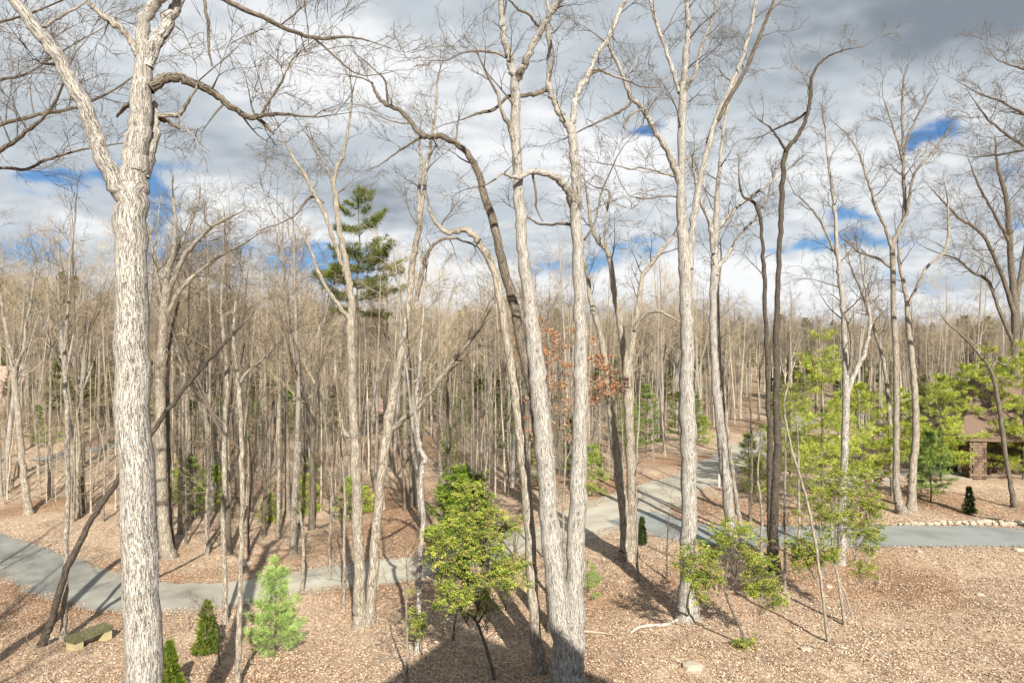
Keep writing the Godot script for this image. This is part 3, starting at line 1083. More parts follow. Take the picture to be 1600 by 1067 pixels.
func build_big_trees() -> void:
	var W: Material = M.bark_white
	var P: Material = M.bark_pale
	var G: Material = M.bark_grey
	var D: Material = M.bark_dark
	big_tree("oak_tree", "huge pale oak nearest the viewpoint, forking above a thick trunk at left", "the huge left oak", W, [
		["stem", 0, 0, 0.0, 0.8, [230, 1335, 74, 226, 1067, 61, 218, 900, 60, 213, 750, 57, 208, 600, 56, 204, 450, 53, 204, 330, 54, 207, 285, 50, 212, 240, 44, 218, 190, 38, 223, 130, 34, 224, 80, 26, 222, 45, 22, 238, 8, 20, 262, -14, 17, 290, -60, 14]],
		["limb", 0, -1.2, 0.9, 0.45, [206, 330, 40, 192, 300, 38, 177, 278, 33, 160, 245, 29, 145, 200, 27, 130, 165, 26, 105, 115, 25, 80, 75, 24, 55, 45, 22, 20, 0, 20, -40, -80, 16, -90, -170, 12]],
		["limb", 0, 0.5, 0.8, 0.4, [229, 105, 24, 240, 72, 24, 255, 48, 22, 266, 24, 20, 279, 0, 18, 292, -60, 15, 300, -140, 11]],
		["limb", 0, 0.8, 1.0, 0.3, [218, 90, 15, 214, 80, 13, 200, 58, 12, 180, 38, 11, 160, 24, 10, 145, 12, 9, 136, 0, 8, 120, -40, 6]],
		["limb", 0.1, 0.35, 0, 1, [222, 275, 26, 234, 240, 21, 241, 210, 17, 243, 188, 13, 240, 160, 9]],
		["bough", 0, 0.8, 2.2, 0.42, [232, 138, 24, 245, 129, 20, 262, 123, 18, 280, 122, 16, 305, 131, 14, 335, 147, 12, 360, 166, 11, 388, 182, 9, 405, 182, 8, 430, 178, 6, 462, 180, 4]],
		["bough", 0.8, 0.9, 0, 1, [400, 183, 7, 415, 195, 6, 424, 205, 5, 428, 211, 3]],
		["limb", 0.7, 0.4, 3.0, 0.2, [408, 181, 6, 418, 160, 5, 440, 128, 4, 452, 100, 3, 470, 80, 2]],
		["bough", 0, 0.6, 0, 1, [211, 158, 10, 196, 167, 8, 182, 182, 5]],
		["limb", 0, -0.4, 1.2, 0.5, [248, 181, 9, 272, 181, 7, 282, 177, 6, 292, 160, 5, 305, 140, 4, 310, 125, 3]],
		["bough", 0, 0.3, 0, 1, [250, 186, 11, 262, 190, 8, 281, 200, 6]],
		["limb", -0.3, -0.5, 0, 1, [279, 180, 3, 295, 206, 2.5, 318, 228, 2, 326, 236, 1.4]],
		["limb", -0.6, 0.5, 1.0, 0.4, [62, 42, 8, 72, 40, 6, 95, 25, 5, 120, 12, 4, 142, -4, 3]],
		["bough", 0, 1.6, 1.5, 0.45, [286, -60, 14, 310, -35, 12, 350, 0, 9, 400, 22, 8, 450, 46, 7, 495, 60, 6, 540, 57, 4, 578, 64, 2]],
		["bough", 1.2, 1.5, 0.6, 0.4, [488, 58, 4.5, 520, 85, 3.5, 548, 110, 2.6, 570, 119, 2]],
		["bough", 0.4, 0.5, 0, 1, [318, -25, 6, 320, 12, 5, 326, 40, 5, 326, 75, 4, 331, 104, 2.5]]], 1.0, 0.8)
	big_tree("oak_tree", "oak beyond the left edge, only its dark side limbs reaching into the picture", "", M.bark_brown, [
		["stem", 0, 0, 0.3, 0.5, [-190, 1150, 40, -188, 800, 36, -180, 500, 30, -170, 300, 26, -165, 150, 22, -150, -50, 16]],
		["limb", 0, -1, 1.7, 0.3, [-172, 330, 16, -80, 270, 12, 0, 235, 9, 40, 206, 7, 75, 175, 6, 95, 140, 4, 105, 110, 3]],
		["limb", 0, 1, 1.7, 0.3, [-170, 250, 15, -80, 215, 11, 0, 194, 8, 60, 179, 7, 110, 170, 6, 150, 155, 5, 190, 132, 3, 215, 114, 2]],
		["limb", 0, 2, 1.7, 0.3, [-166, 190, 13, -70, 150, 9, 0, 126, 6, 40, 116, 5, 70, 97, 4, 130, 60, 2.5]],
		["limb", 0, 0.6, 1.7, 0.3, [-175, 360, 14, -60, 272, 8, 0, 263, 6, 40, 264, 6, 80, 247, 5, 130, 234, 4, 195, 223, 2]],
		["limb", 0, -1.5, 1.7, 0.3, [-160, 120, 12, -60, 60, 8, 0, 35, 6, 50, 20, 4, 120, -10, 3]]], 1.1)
	big_tree("oak_tree", "two stemmed pale oak at the near road edge with a white dead limb", "the roadside oak", P, [
		["stem", 0, 0, 0.7, 0.7, [563, 978, 22, 561, 900, 18, 558, 800, 17, 554, 700, 15, 551, 620, 14, 548, 540, 13, 549, 478, 12, 545, 442, 11, 539, 402, 10, 531, 364, 9, 526, 313, 8, 521, 283, 7, 530, 255, 6, 537, 240, 5, 545, 195, 4, 550, 150, 3]],
		["stem", 0, 0.8, 0.8, 0.75, [577, 972, 18, 584, 880, 16, 590, 800, 15, 597, 730, 15, 607, 665, 16, 617, 600, 14, 628, 540, 12, 635, 510, 11, 639, 470, 11, 643, 440, 11, 645, 407, 10, 653, 371, 9, 656, 339, 8, 654, 311, 6, 658, 265, 5, 655, 230, 4]],
		["limb", 0.6, 1.2, 1.2, 0.3, [655, 345, 7, 663, 300, 6, 666, 265, 6, 671, 235, 5, 680, 180, 4, 683, 130, 3]],
		["limb", 0.6, -0.4, 0.9, 0.4, [650, 470, 9, 653, 450, 8, 661, 422, 7, 668, 397, 6, 681, 379, 5, 704, 371, 5, 716, 373, 4]],
		["limb", 0.4, -1.2, 1.0, 0.5, [604, 680, 12, 622, 662, 10, 650, 640, 9, 680, 602, 8, 710, 562, 7, 730, 540, 5, 752, 512, 3]],
		["limb", 0, -1.0, 1.2, 0.4, [538, 425, 8, 534, 412, 8, 518, 365, 7, 501, 321, 7, 486, 293, 6, 468, 262, 5, 452, 237, 4, 442, 213, 3, 432, 190, 2]],
		["limb", 0, 0.9, 1.2, 0.4, [524, 300, 6, 516, 275, 5, 508, 258, 4, 495, 237, 4, 487, 230, 3]],
		["limb", 0, -0.7, 0.3, 0.8, [548, 500, 9, 538, 488, 8, 511, 452, 6, 496, 422, 5, 485, 390, 4, 470, 360, 3, 458, 344, 2]],
		["bough", 0, -0.6, 0.8, 0.5, [506, 318, 4, 488, 307, 4, 475, 318, 4, 462, 335, 3, 440, 348, 2, 418, 355, 1.6]],
		["limb", 0, 0.3, 0.2, 0.6, [552, 690, 8, 545, 682, 7, 536, 672, 6, 534, 655, 4]]])
	big_tree("oak_tree", "twin trunked oak left of the lawn, its right trunk throwing an arched limb", "the twin oak", W, [
		["stem", 0, 0, 0.5, 0.62, [884, 1066, 40, 880, 1000, 36, 868, 900, 33, 857, 800, 30, 850, 700, 29, 843, 620, 27, 838, 560, 26, 831, 500, 24, 825, 450, 21, 819, 410, 18, 814, 350, 17, 810, 300, 16, 808, 250, 15, 806, 200, 15, 805, 150, 15, 803, 120, 14, 799, 100, 12, 790, 70, 11, 785, 40, 10, 782, 0, 9, 780, -60, 7, 776, -130, 5]],
		["stem", 0, 0.7, 0.5, 0.6, [894, 1066, 36, 897, 1000, 32, 899, 900, 30, 902, 800, 28, 905, 700, 25, 907, 620, 23, 908, 560, 21, 906, 480, 19, 903, 400, 18, 901, 330, 17, 900, 290, 16, 898, 250, 15, 894, 215, 14, 889, 200, 13, 875, 175, 11, 862, 150, 10, 857, 130, 9, 859, 90, 8, 858, 50, 8, 855, 0, 6, 850, -60, 4]],
		["limb", 0, -1.2, 0.9, 0.3, [804, 128, 12, 814, 112, 12, 822, 95, 11, 836, 65, 11, 850, 40, 10, 866, 13, 9, 880, -8, 8, 900, -60, 6]],
		["limb", 0.6, 1.6, 1.0, 0.3, [893, 210, 12, 894, 190, 11, 898, 163, 11, 905, 140, 10, 920, 115, 9, 930, 90, 8, 945, 68, 8, 956, 48, 7, 966, 22, 7, 979, -5, 6, 990, -50, 4]],
		["limb", 0.6, -0.8, 0.6, 0.5, [900, 330, 16, 893, 308, 15, 884, 290, 13, 870, 277, 12, 850, 269, 11, 830, 268, 10, 815, 275, 8, 798, 276, 6, 786, 270, 5, 774, 280, 3]],
		["bough", 0, 0, 0, 1, [832, 272, 4, 837, 300, 4, 838, 325, 3, 848, 346, 2]],
		["bough", 0.6, 1.2, 1.0, 0.5, [903, 352, 6, 880, 349, 5, 860, 351, 4, 842, 350, 4, 825, 340, 3]],
		["bough", 0.6, 0, 0.4, 0.6, [858, 140, 9, 848, 142, 8, 830, 148, 7, 812, 150, 6, 795, 151, 6, 782, 162, 5, 770, 172, 5, 745, 178, 4, 714, 190, 2]],
		["limb", 0, -0.5, 0.6, 0.6, [806, 230, 9, 795, 196, 8, 785, 175, 6, 777, 144, 5]],
		["limb", 0, 0.8, 1.2, 0.3, [791, 90, 5, 775, 82, 4, 755, 80, 4, 725, 82, 3, 698, 95, 2]],
		["bough", 0, -0.5, 0.8, 0.3, [846, 45, 6, 836, 35, 5, 826, 22, 4, 810, 15, 4, 800, 4, 3]],
		["limb", 1.2, 1.8, 1.0, 0.4, [918, 118, 5, 930, 108, 5, 948, 114, 4, 968, 122, 4, 985, 128, 3]],
		["limb", 0.7, -0.6, 1.3, 0.3, [902, 370, 6, 912, 375, 4, 930, 345, 3, 940, 300, 3, 955, 265, 2]]])
	big_tree("leaning_tree", "dark based leaning tree just left of the twin oak, its top curling left", "the leaning tree", P, [
		["stem", 0, 0.6, 0.8, 0.75, [844, 1050, 21, 835, 958, 18, 828, 833, 17, 818, 733, 16, 810, 658, 15, 803, 600, 14, 797, 560, 13, 788, 510, 12, 773, 425, 12, 753, 385, 11, 733, 362, 10, 718, 360, 9, 700, 363, 8, 685, 352, 7, 676, 340, 6, 668, 322, 4]]], 1.0, 0.7)
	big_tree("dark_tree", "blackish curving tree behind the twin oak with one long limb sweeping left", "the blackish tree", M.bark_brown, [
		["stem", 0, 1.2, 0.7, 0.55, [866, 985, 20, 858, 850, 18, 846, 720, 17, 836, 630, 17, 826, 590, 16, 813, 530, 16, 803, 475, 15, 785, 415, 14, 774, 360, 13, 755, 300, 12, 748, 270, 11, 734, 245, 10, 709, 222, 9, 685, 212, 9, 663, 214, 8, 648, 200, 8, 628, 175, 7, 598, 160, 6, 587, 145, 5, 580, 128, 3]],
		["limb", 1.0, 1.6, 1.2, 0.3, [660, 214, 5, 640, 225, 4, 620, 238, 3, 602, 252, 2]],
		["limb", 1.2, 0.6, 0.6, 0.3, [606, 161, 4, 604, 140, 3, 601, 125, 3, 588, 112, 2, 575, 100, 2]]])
	big_tree("oak_tree", "V forked oak on the mound beside the road junction", "the V forked oak", P, [
		["stem", 0, 0.3, 0.9, 0.75, [979, 872, 22, 975, 800, 17, 966, 730, 15, 957, 660, 13, 952, 620, 12, 948, 580, 11, 941, 535, 10, 932, 500, 9, 926, 483, 8, 920, 447, 7, 914, 412, 5, 905, 380, 4]],
		["stem", 0, -0.2, 1.0, 0.75, [988, 870, 18, 988, 800, 16, 986, 730, 15, 983, 660, 14, 980, 600, 14, 975, 555, 11, 970, 515, 10, 964, 475, 10, 958, 440, 9, 949, 394, 8, 933, 374, 7, 923, 351, 6, 920, 321, 5]],
		["limb", -0.2, 0.7, 1.2, 0.35, [981, 605, 11, 984, 570, 10, 989, 525, 9, 997, 483, 8, 1003, 437, 7, 1015, 417, 7, 1033, 392, 6, 1052, 370, 4]],
		["limb", -0.1, -0.8, 0.7, 0.5, [992, 515, 6, 1000, 500, 6, 1011, 490, 6, 1028, 486, 5, 1043, 492, 4, 1062, 503, 2]],
		["limb", -0.2, 0.5, 1.4, 0.3, [947, 390, 5, 945, 345, 4, 952, 310, 4, 950, 298, 3, 930, 293, 2]]])
	big_tree("oak_tree", "tall straight oak on the open slope right of the junction, fallen limb at its foot", "the straight oak", W, [
		["stem", 0, 0, 0.7, 0.66, [1074, 966, 32, 1075, 900, 27, 1076, 800, 25, 1076, 700, 25, 1074, 650, 27, 1073, 600, 22, 1073, 540, 21, 1072, 470, 20, 1071, 420, 20, 1068, 380, 19, 1065, 340, 15, 1064, 280, 13, 1065, 200, 13, 1067, 140, 12, 1071, 100, 10, 1074, 60, 9, 1075, 30, 8, 1075, 0, 7, 1076, -70, 5]],
		["limb", 0, 1.2, 0.9, 0.5, [1075, 420, 17, 1080, 385, 12, 1085, 330, 11, 1097, 270, 10, 1110, 215, 9, 1122, 180, 8, 1140, 140, 8, 1155, 105, 7, 1168, 65, 6, 1178, 20, 6, 1184, -10, 5, 1190, -60, 4]],
		["bough", 0.7, -0.5, 0.9, 0.4, [1106, 225, 8, 1116, 198, 7, 1140, 153, 7, 1165, 110, 6, 1185, 62, 6, 1200, 25, 5, 1212, -6, 4, 1225, -50, 3]],
		["limb", 0, -1.2, 1.0, 0.35, [1062, 285, 13, 1055, 262, 12, 1045, 240, 10, 1030, 215, 9, 1015, 185, 9, 1000, 165, 8, 985, 150, 7, 977, 130, 6, 970, 110, 6, 957, 82, 5, 944, 64, 3]],
		["limb", 0, 0.9, 1.1, 0.35, [1063, 145, 9, 1058, 130, 8, 1050, 105, 7, 1040, 75, 6, 1030, 50, 6, 1021, 20, 5, 1014, -10, 4]],
		["limb", 0, -0.7, 1.1, 0.35, [1068, 148, 8, 1076, 130, 7, 1086, 117, 6, 1096, 75, 5, 1112, 35, 5, 1119, -5, 4]],
		["bough", -0.6, -1.2, 0.5, 0.3, [990, 155, 5, 978, 168, 4, 962, 178, 4, 930, 193, 3, 900, 208, 2]],
		["limb", 0, -1.0, 1.5, 0.2, [1056, 276, 5, 1040, 272, 4, 1005, 262, 3, 985, 264, 3, 960, 258, 2]],
		["limb", 0, 1.0, 1.5, 0.2, [1060, 308, 4, 1040, 306, 3, 1010, 310, 3, 985, 306, 2, 972, 290, 2]],
		["limb", -0.7, -1.0, 0.4, 0.4, [1008, 178, 5, 1000, 172, 4, 985, 180, 4, 976, 195, 3, 976, 200, 2]]])
	big_tree("oak_tree", "pale speckled oak behind the yellow green bush right of the tall straight oak", "the speckled oak", W, [
		["stem", 0, 0.2, 1.0, 0.6, [1149, 872, 21, 1145, 850, 17, 1140, 800, 17, 1133, 740, 16, 1126, 680, 15, 1120, 620, 14, 1116, 560, 12, 1114, 500, 11, 1115, 450, 11, 1117, 415, 12, 1118, 360, 10, 1120, 310, 8, 1123, 280, 7, 1127, 240, 6, 1132, 190, 5, 1145, 140, 4, 1158, 95, 3]],
		["limb", 0, -0.9, 1.1, 0.4, [1115, 395, 10, 1111, 359, 8, 1104, 336, 7, 1096, 316, 6, 1090, 290, 5, 1082, 262, 3]],
		["limb", 0, 1.0, 1.2, 0.35, [1119, 430, 8, 1124, 415, 7, 1138, 398, 6, 1154, 369, 5, 1180, 341, 4, 1202, 300, 3]],
		["limb", 0.1, 1.4, 1.2, 0.35, [1119, 375, 8, 1124, 360, 6, 1134, 342, 6, 1162, 316, 5, 1200, 288, 4, 1240, 258, 3]]])
	big_tree("slim_tree", "slim grey stem leaning beside the pale speckled oak", "", G, [["stem", 0, 0.3, 1.6, 0.6, [1160, 835, 8, 1152, 790, 7, 1145, 740, 7, 1138, 680, 6, 1130, 600, 6, 1125, 540, 5, 1122, 470, 4, 1128, 400, 3]]], 0.8, 0.7)
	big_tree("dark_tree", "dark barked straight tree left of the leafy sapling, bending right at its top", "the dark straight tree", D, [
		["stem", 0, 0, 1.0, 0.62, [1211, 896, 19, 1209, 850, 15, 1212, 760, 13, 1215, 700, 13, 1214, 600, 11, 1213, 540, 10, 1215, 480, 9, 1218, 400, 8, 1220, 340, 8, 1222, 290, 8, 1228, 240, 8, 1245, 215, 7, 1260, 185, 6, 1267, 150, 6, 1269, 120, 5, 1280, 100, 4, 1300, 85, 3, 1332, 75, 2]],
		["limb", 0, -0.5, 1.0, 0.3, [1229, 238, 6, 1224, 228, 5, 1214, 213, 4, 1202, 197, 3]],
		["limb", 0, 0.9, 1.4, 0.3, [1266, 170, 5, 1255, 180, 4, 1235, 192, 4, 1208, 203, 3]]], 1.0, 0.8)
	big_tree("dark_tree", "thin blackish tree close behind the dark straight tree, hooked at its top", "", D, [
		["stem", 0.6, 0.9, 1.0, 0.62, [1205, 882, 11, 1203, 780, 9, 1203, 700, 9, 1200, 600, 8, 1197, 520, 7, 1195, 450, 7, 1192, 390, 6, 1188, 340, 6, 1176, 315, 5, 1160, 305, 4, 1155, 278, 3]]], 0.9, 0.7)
	big_tree("pale_tree", "cream barked tree rising through the leafy sapling, forked at mid height", "the cream forked tree", W, [
		["stem", 0, 0, 1.3, 0.6, [1314, 880, 15, 1317, 780, 13, 1320, 700, 12, 1321, 671, 12, 1322, 620, 12, 1321, 571, 10, 1319, 510, 9, 1313, 440, 8, 1309, 405, 7, 1304, 326, 6, 1300, 290, 5, 1294, 250, 4, 1290, 200, 3]],
		["limb", 0, 1.0, 1.0, 0.5, [1322, 630, 10, 1328, 602, 8, 1338, 579, 8, 1350, 556, 7, 1357, 526, 6, 1360, 495, 5, 1352, 450, 4, 1345, 400, 3]],
		["limb", 0, -0.7, 1.0, 0.5, [1322, 590, 6, 1329, 570, 5, 1331, 545, 5, 1329, 520, 4]],
		["limb", 0, 0.6, 1.3, 0.4, [1308, 400, 5, 1296, 375, 4, 1282, 345, 4, 1262, 320, 3, 1240, 300, 2]]], 1.1, 0.8)
	big_tree("grey_tree", "Y forked grey tree with a fan shaped top, left of the twin past the driveway", "the Y forked tree", G, [
		["stem", 0, 0, 1.1, 0.7, [1410, 803, 17, 1402, 770, 13, 1400, 720, 11, 1401, 640, 10, 1400, 560, 9, 1397, 500, 9, 1396, 440, 9, 1395, 385, 9, 1403, 365, 7, 1412, 340, 6, 1414, 310, 6, 1412, 270, 6, 1411, 225, 5, 1410, 180, 4, 1411, 140, 3]],
		["limb", 0, 0.9, 1.4, 0.3, [1395, 390, 8, 1383, 355, 6, 1372, 330, 6, 1362, 300, 5, 1351, 265, 4, 1340, 235, 3, 1320, 205, 2]],
		["limb", 0, -0.9, 1.4, 0.35, [1408, 355, 6, 1418, 330, 6, 1422, 300, 5, 1430, 270, 4, 1455, 240, 4, 1482, 205, 3]],
		["limb", 0, 0.6, 1.4, 0.4, [1411, 250, 5, 1400, 210, 4, 1388, 175, 3, 1380, 150, 2]],
		["limb", 0, -0.6, 1.4, 0.4, [1411, 240, 5, 1425, 200, 4, 1440, 170, 3, 1450, 150, 2]],
		["limb", 0, 0.8, 1.2, 0.4, [1395, 420, 6, 1375, 405, 5, 1345, 395, 4, 1325, 378, 3]]], 1.3)
	big_tree("grey_tree", "swollen based grey tree right beside the Y forked grey tree past the driveway", "", P, [
		["stem", 0, 0.3, 1.0, 0.75, [1424, 796, 16, 1427, 740, 13, 1431, 680, 12, 1430, 620, 11, 1425, 560, 10, 1420, 510, 9, 1413, 450, 7, 1406, 410, 6, 1404, 380, 4]],
		["limb", 0.2, 0.9, 0.7, 0.5, [1418, 480, 6, 1432, 450, 5, 1450, 415, 5, 1475, 395, 5, 1482, 365, 5, 1482, 318, 3]]])
	big_tree("slim_tree", "slender grey tree leaning left behind the Y forked grey tree", "", G, [["stem", 0, 0.5, 1.2, 0.7, [1396, 775, 8, 1392, 690, 7, 1386, 600, 7, 1376, 545, 6, 1366, 515, 6, 1352, 470, 5, 1335, 430, 4]]])
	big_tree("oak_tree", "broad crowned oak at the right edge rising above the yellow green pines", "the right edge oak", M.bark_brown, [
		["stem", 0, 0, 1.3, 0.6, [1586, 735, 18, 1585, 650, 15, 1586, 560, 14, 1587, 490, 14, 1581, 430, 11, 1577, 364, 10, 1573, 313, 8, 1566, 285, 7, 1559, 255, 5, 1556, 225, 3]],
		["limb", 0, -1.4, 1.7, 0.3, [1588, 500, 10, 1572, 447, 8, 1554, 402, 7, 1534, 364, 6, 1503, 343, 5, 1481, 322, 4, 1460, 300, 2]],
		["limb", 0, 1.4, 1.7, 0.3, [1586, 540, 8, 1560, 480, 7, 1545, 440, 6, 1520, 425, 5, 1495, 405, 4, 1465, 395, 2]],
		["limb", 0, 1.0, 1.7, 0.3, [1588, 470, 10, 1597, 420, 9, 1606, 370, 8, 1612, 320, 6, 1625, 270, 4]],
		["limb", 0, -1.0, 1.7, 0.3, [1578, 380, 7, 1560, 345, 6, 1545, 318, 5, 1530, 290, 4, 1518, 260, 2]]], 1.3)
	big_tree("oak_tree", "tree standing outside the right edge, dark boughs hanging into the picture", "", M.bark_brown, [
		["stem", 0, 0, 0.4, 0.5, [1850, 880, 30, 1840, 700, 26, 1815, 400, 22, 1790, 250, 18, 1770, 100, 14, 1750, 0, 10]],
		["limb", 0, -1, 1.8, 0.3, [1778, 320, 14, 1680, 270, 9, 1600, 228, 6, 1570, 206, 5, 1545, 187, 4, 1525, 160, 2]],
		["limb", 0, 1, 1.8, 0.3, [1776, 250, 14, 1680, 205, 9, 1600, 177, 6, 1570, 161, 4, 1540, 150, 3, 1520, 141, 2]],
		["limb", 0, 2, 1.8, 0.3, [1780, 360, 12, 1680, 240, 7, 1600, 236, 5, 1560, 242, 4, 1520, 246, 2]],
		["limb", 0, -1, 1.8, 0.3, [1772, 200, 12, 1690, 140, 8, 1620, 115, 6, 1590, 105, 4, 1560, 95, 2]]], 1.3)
	big_tree("leaning_tree", "thin brown tree leaning left among the right pines below the broad oak", "", M.bark_brown, [
		["stem", 0, 0, 0.9, 0.72, [1586, 793, 11, 1580, 760, 9, 1570, 700, 8, 1562, 640, 8, 1555, 600, 7, 1547, 575, 6, 1535, 560, 5, 1510, 530, 4, 1480, 505, 3]],
		["limb", 0, 0.5, 0.9, 0.4, [1549, 578, 5, 1556, 566, 5, 1572, 570, 4, 1580, 560, 2]]], 0.9, 0.7)
	# slim ones of the left foreground
	big_tree("leaning_tree", "blackish tree leaning hard to the right behind the huge left oak", "the hard leaning tree", D, [
		["stem", 0, 1.2, 0.8, 0.8, [65, 1010, 15, 80, 970, 13, 100, 900, 12, 125, 845, 11, 150, 800, 10, 183, 752, 9, 213, 708, 9, 243, 668, 8, 275, 622, 8, 310, 580, 7, 350, 537, 6, 380, 505, 4]]], 0.8, 0.7)
	big_tree("slim_tree", "straight grey tree beside the stone bench", "the bench tree", G, [["stem", 0, 0, 1.4, 0.72, [98, 1000, 11, 102, 900, 9, 105, 750, 9, 104, 650, 8, 100, 560, 7, 106, 480, 5, 110, 400, 4, 118, 330, 3]]], 0.9, 0.8)
	big_tree("slim_tree", "slender two toned tree left of the fuzzy young pine, reaching out of the bottom edge", "the two toned tree", P, [
		["stem", 0, 0, 1.3, 0.75, [371, 1078, 10, 374, 960, 9, 376, 870, 8, 378, 750, 8, 377, 680, 7, 374, 620, 7, 368, 560, 6, 364, 520, 5, 368, 470, 4]],
		["limb", 0, 0.7, 1.2, 0.4, [372, 600, 5, 392, 575, 4, 420, 555, 3]]], 0.9, 0.7)
	big_tree("slim_tree", "thin mottled tree at the road's near edge left of the slender two toned tree", "", P, [["stem", 0, 0, 1.3, 0.75, [352, 972, 9, 350, 860, 8, 351, 700, 8, 354, 600, 7, 350, 530, 6, 345, 470, 4, 352, 400, 3]]], 0.9, 0.7)
	big_tree("slim_tree", "crooked whitish sapling left of the large leafy bush", "the whitish sapling", W, [["stem", 0, 0, 1.2, 0.65, [653, 1018, 9, 655, 933, 9, 653, 903, 9, 660, 833, 8, 658, 743, 8, 663, 718, 8, 655, 693, 7, 650, 633, 6, 655, 580, 5, 660, 500, 4, 664, 440, 3]]], 0.8, 0.7)
	big_tree("tan_tree", "stout tan trunk just past the road right behind the huge left oak, wide fan crown", "the stout tan tree", P, [
		["stem", 0, 0, 0.9, 0.62, [262, 872, 24, 254, 800, 18, 251, 700, 17, 250, 620, 16, 252, 540, 15, 256, 490, 14, 258, 450, 11, 264, 415, 9, 272, 390, 8, 274, 350, 6, 270, 310, 4]],
		["limb", 0, -1.5, 1.4, 0.35, [257, 480, 10, 270, 440, 9, 288, 400, 8, 312, 372, 6, 335, 352, 5, 362, 338, 3]],
		["limb", 0, 1.2, 1.4, 0.35, [258, 495, 9, 280, 455, 8, 310, 425, 6, 345, 400, 5, 385, 378, 3]],
		["limb", 0, 2.0, 1.4, 0.35, [256, 470, 8, 262, 425, 7, 280, 385, 6, 300, 340, 5, 310, 312, 3]],
		["limb", 0, -1.2, 1.4, 0.35, [255, 480, 8, 246, 440, 7, 240, 400, 6, 228, 350, 4]]], 1.3)
	big_tree("dark_tree", "thin dark stem standing against the right side of the stout tan tree", "", M.bark_brown, [["stem", 0.4, 0.8, 1.2, 0.65, [270, 866, 8, 265, 760, 7, 262, 660, 7, 262, 580, 6, 268, 520, 5, 280, 460, 4]]])
	big_tree("forked_tree", "pale tree forking low at the left edge beyond the road", "the low forked tree", P, [
		["stem", 0, 0, 1.2, 0.6, [44, 803, 16, 36, 740, 12, 30, 680, 11, 25, 620, 11, 20, 572, 10, 14, 540, 8, 6, 500, 6, 0, 460, 5, -6, 410, 3]],
		["limb", 0, 1.0, 1.2, 0.4, [21, 580, 8, 29, 562, 7, 37, 545, 6, 40, 510, 5, 50, 460, 4, 56, 410, 3]]], 1.1)
	big_tree("sapling", "long pale sapling leaning left in front of the lawn's leafy sapling", "", P, [["stem", 0, 0.2, 1.8, 0.55, [1295, 1003, 6, 1282, 900, 5.5, 1270, 820, 5, 1255, 760, 4.5, 1237, 700, 4, 1226, 640, 3.5, 1232, 600, 3, 1242, 565, 2]]], 0.7, 0.5)
	big_tree("sapling", "thin bare stem right of the dark straight tree at the bush's edge", "", G, [["stem", 0, 0, 1.8, 0.5, [1226, 925, 5, 1227, 850, 4.5, 1226, 780, 4, 1228, 700, 3, 1226, 620, 2]]], 0.7, 0.5)
	big_tree("sapling", "short bare stick sapling right of the V forked oak", "", P, [["stem", 0, 0, 0.6, 0.5, [997, 907, 5, 994, 850, 4, 993, 790, 3, 992, 740, 2]]], 0.5, 0.4)

func build_stems() -> void:
	for q in [[472, 928, 690, 5, "thin bare stem on the road's near edge right of the fuzzy young pine"], [515, 900, 720, 4, "grey bare stem beside the road left of the roadside oak"], [537, 950, 700, 5, "slim bare stem close to the left of the roadside oak"], [636, 1064, 900, 4, "straight bare switch at the bottom edge right of the roadside oak"],
		[1190, 870, 690, 5, "dark bare stem left of the dark straight tree"], [1172, 815, 650, 5, "thin bare stem behind the spreading rhododendron"], [1250, 875, 640, 4, "thin grey stem among the leafy sapling's boughs"], [343, 1040, 965, 3, "bleached little stick beside the small pointed arborvitae"], [858, 930, 700, 5, "thin grey stem behind the left trunk of the twin oak"],
		[708, 1000, 930, 3, "bare twiggy seedling left of the large glossy bush's stem"], [1042, 905, 800, 3, "bare seedling on the slope left of the straight oak"], [290, 850, 690, 4, "thin tan stem on the bank right of the stout tan tree"], [324, 868, 680, 5, "tan bare stem on the bank above the road bend"], [412, 838, 640, 6, "tan bare tree on the bank behind the fuzzy young pine"], [388, 866, 690, 4, "short tan stem on the bank above the road"],
		[123, 810, 640, 5, "pale stem on the bank beyond the left road"], [160, 815, 660, 4, "thin pale stem on the bank right of the bench tree"], [700, 860, 560, 6, "grey stem behind the large glossy bush"]]:
		var h: float = q[1] - q[2]
		var x: float = q[0]
		var w: float = q[3]
		big_tree("thin_sapling", q[4], "", [M.bark_grey, M.bark_pale, M.bark_brown][rng.randi() % 3], [["stem", 0, rf(-0.2, 0.3), 1.7, 0.5, [x, q[1], w + 1.0, x + rf(-3, 3), q[1] - h * 0.35, w, x + rf(-6, 6), q[1] - h * 0.7, w * 0.75, x + rf(-9, 9), q[2], w * 0.45]]], 0.8, 0.55)


func describe(p: Vector3) -> String:
	var best := 1e9
	var name_ := ""
	var px := p.x / -p.z
	for b in bases:
		var off: float = absf(px - b[0] / b[1])
		if off < best:
			best = off
			name_ = ("left of " if px < b[0] / b[1] else "right of ") + b[2]
	return name_

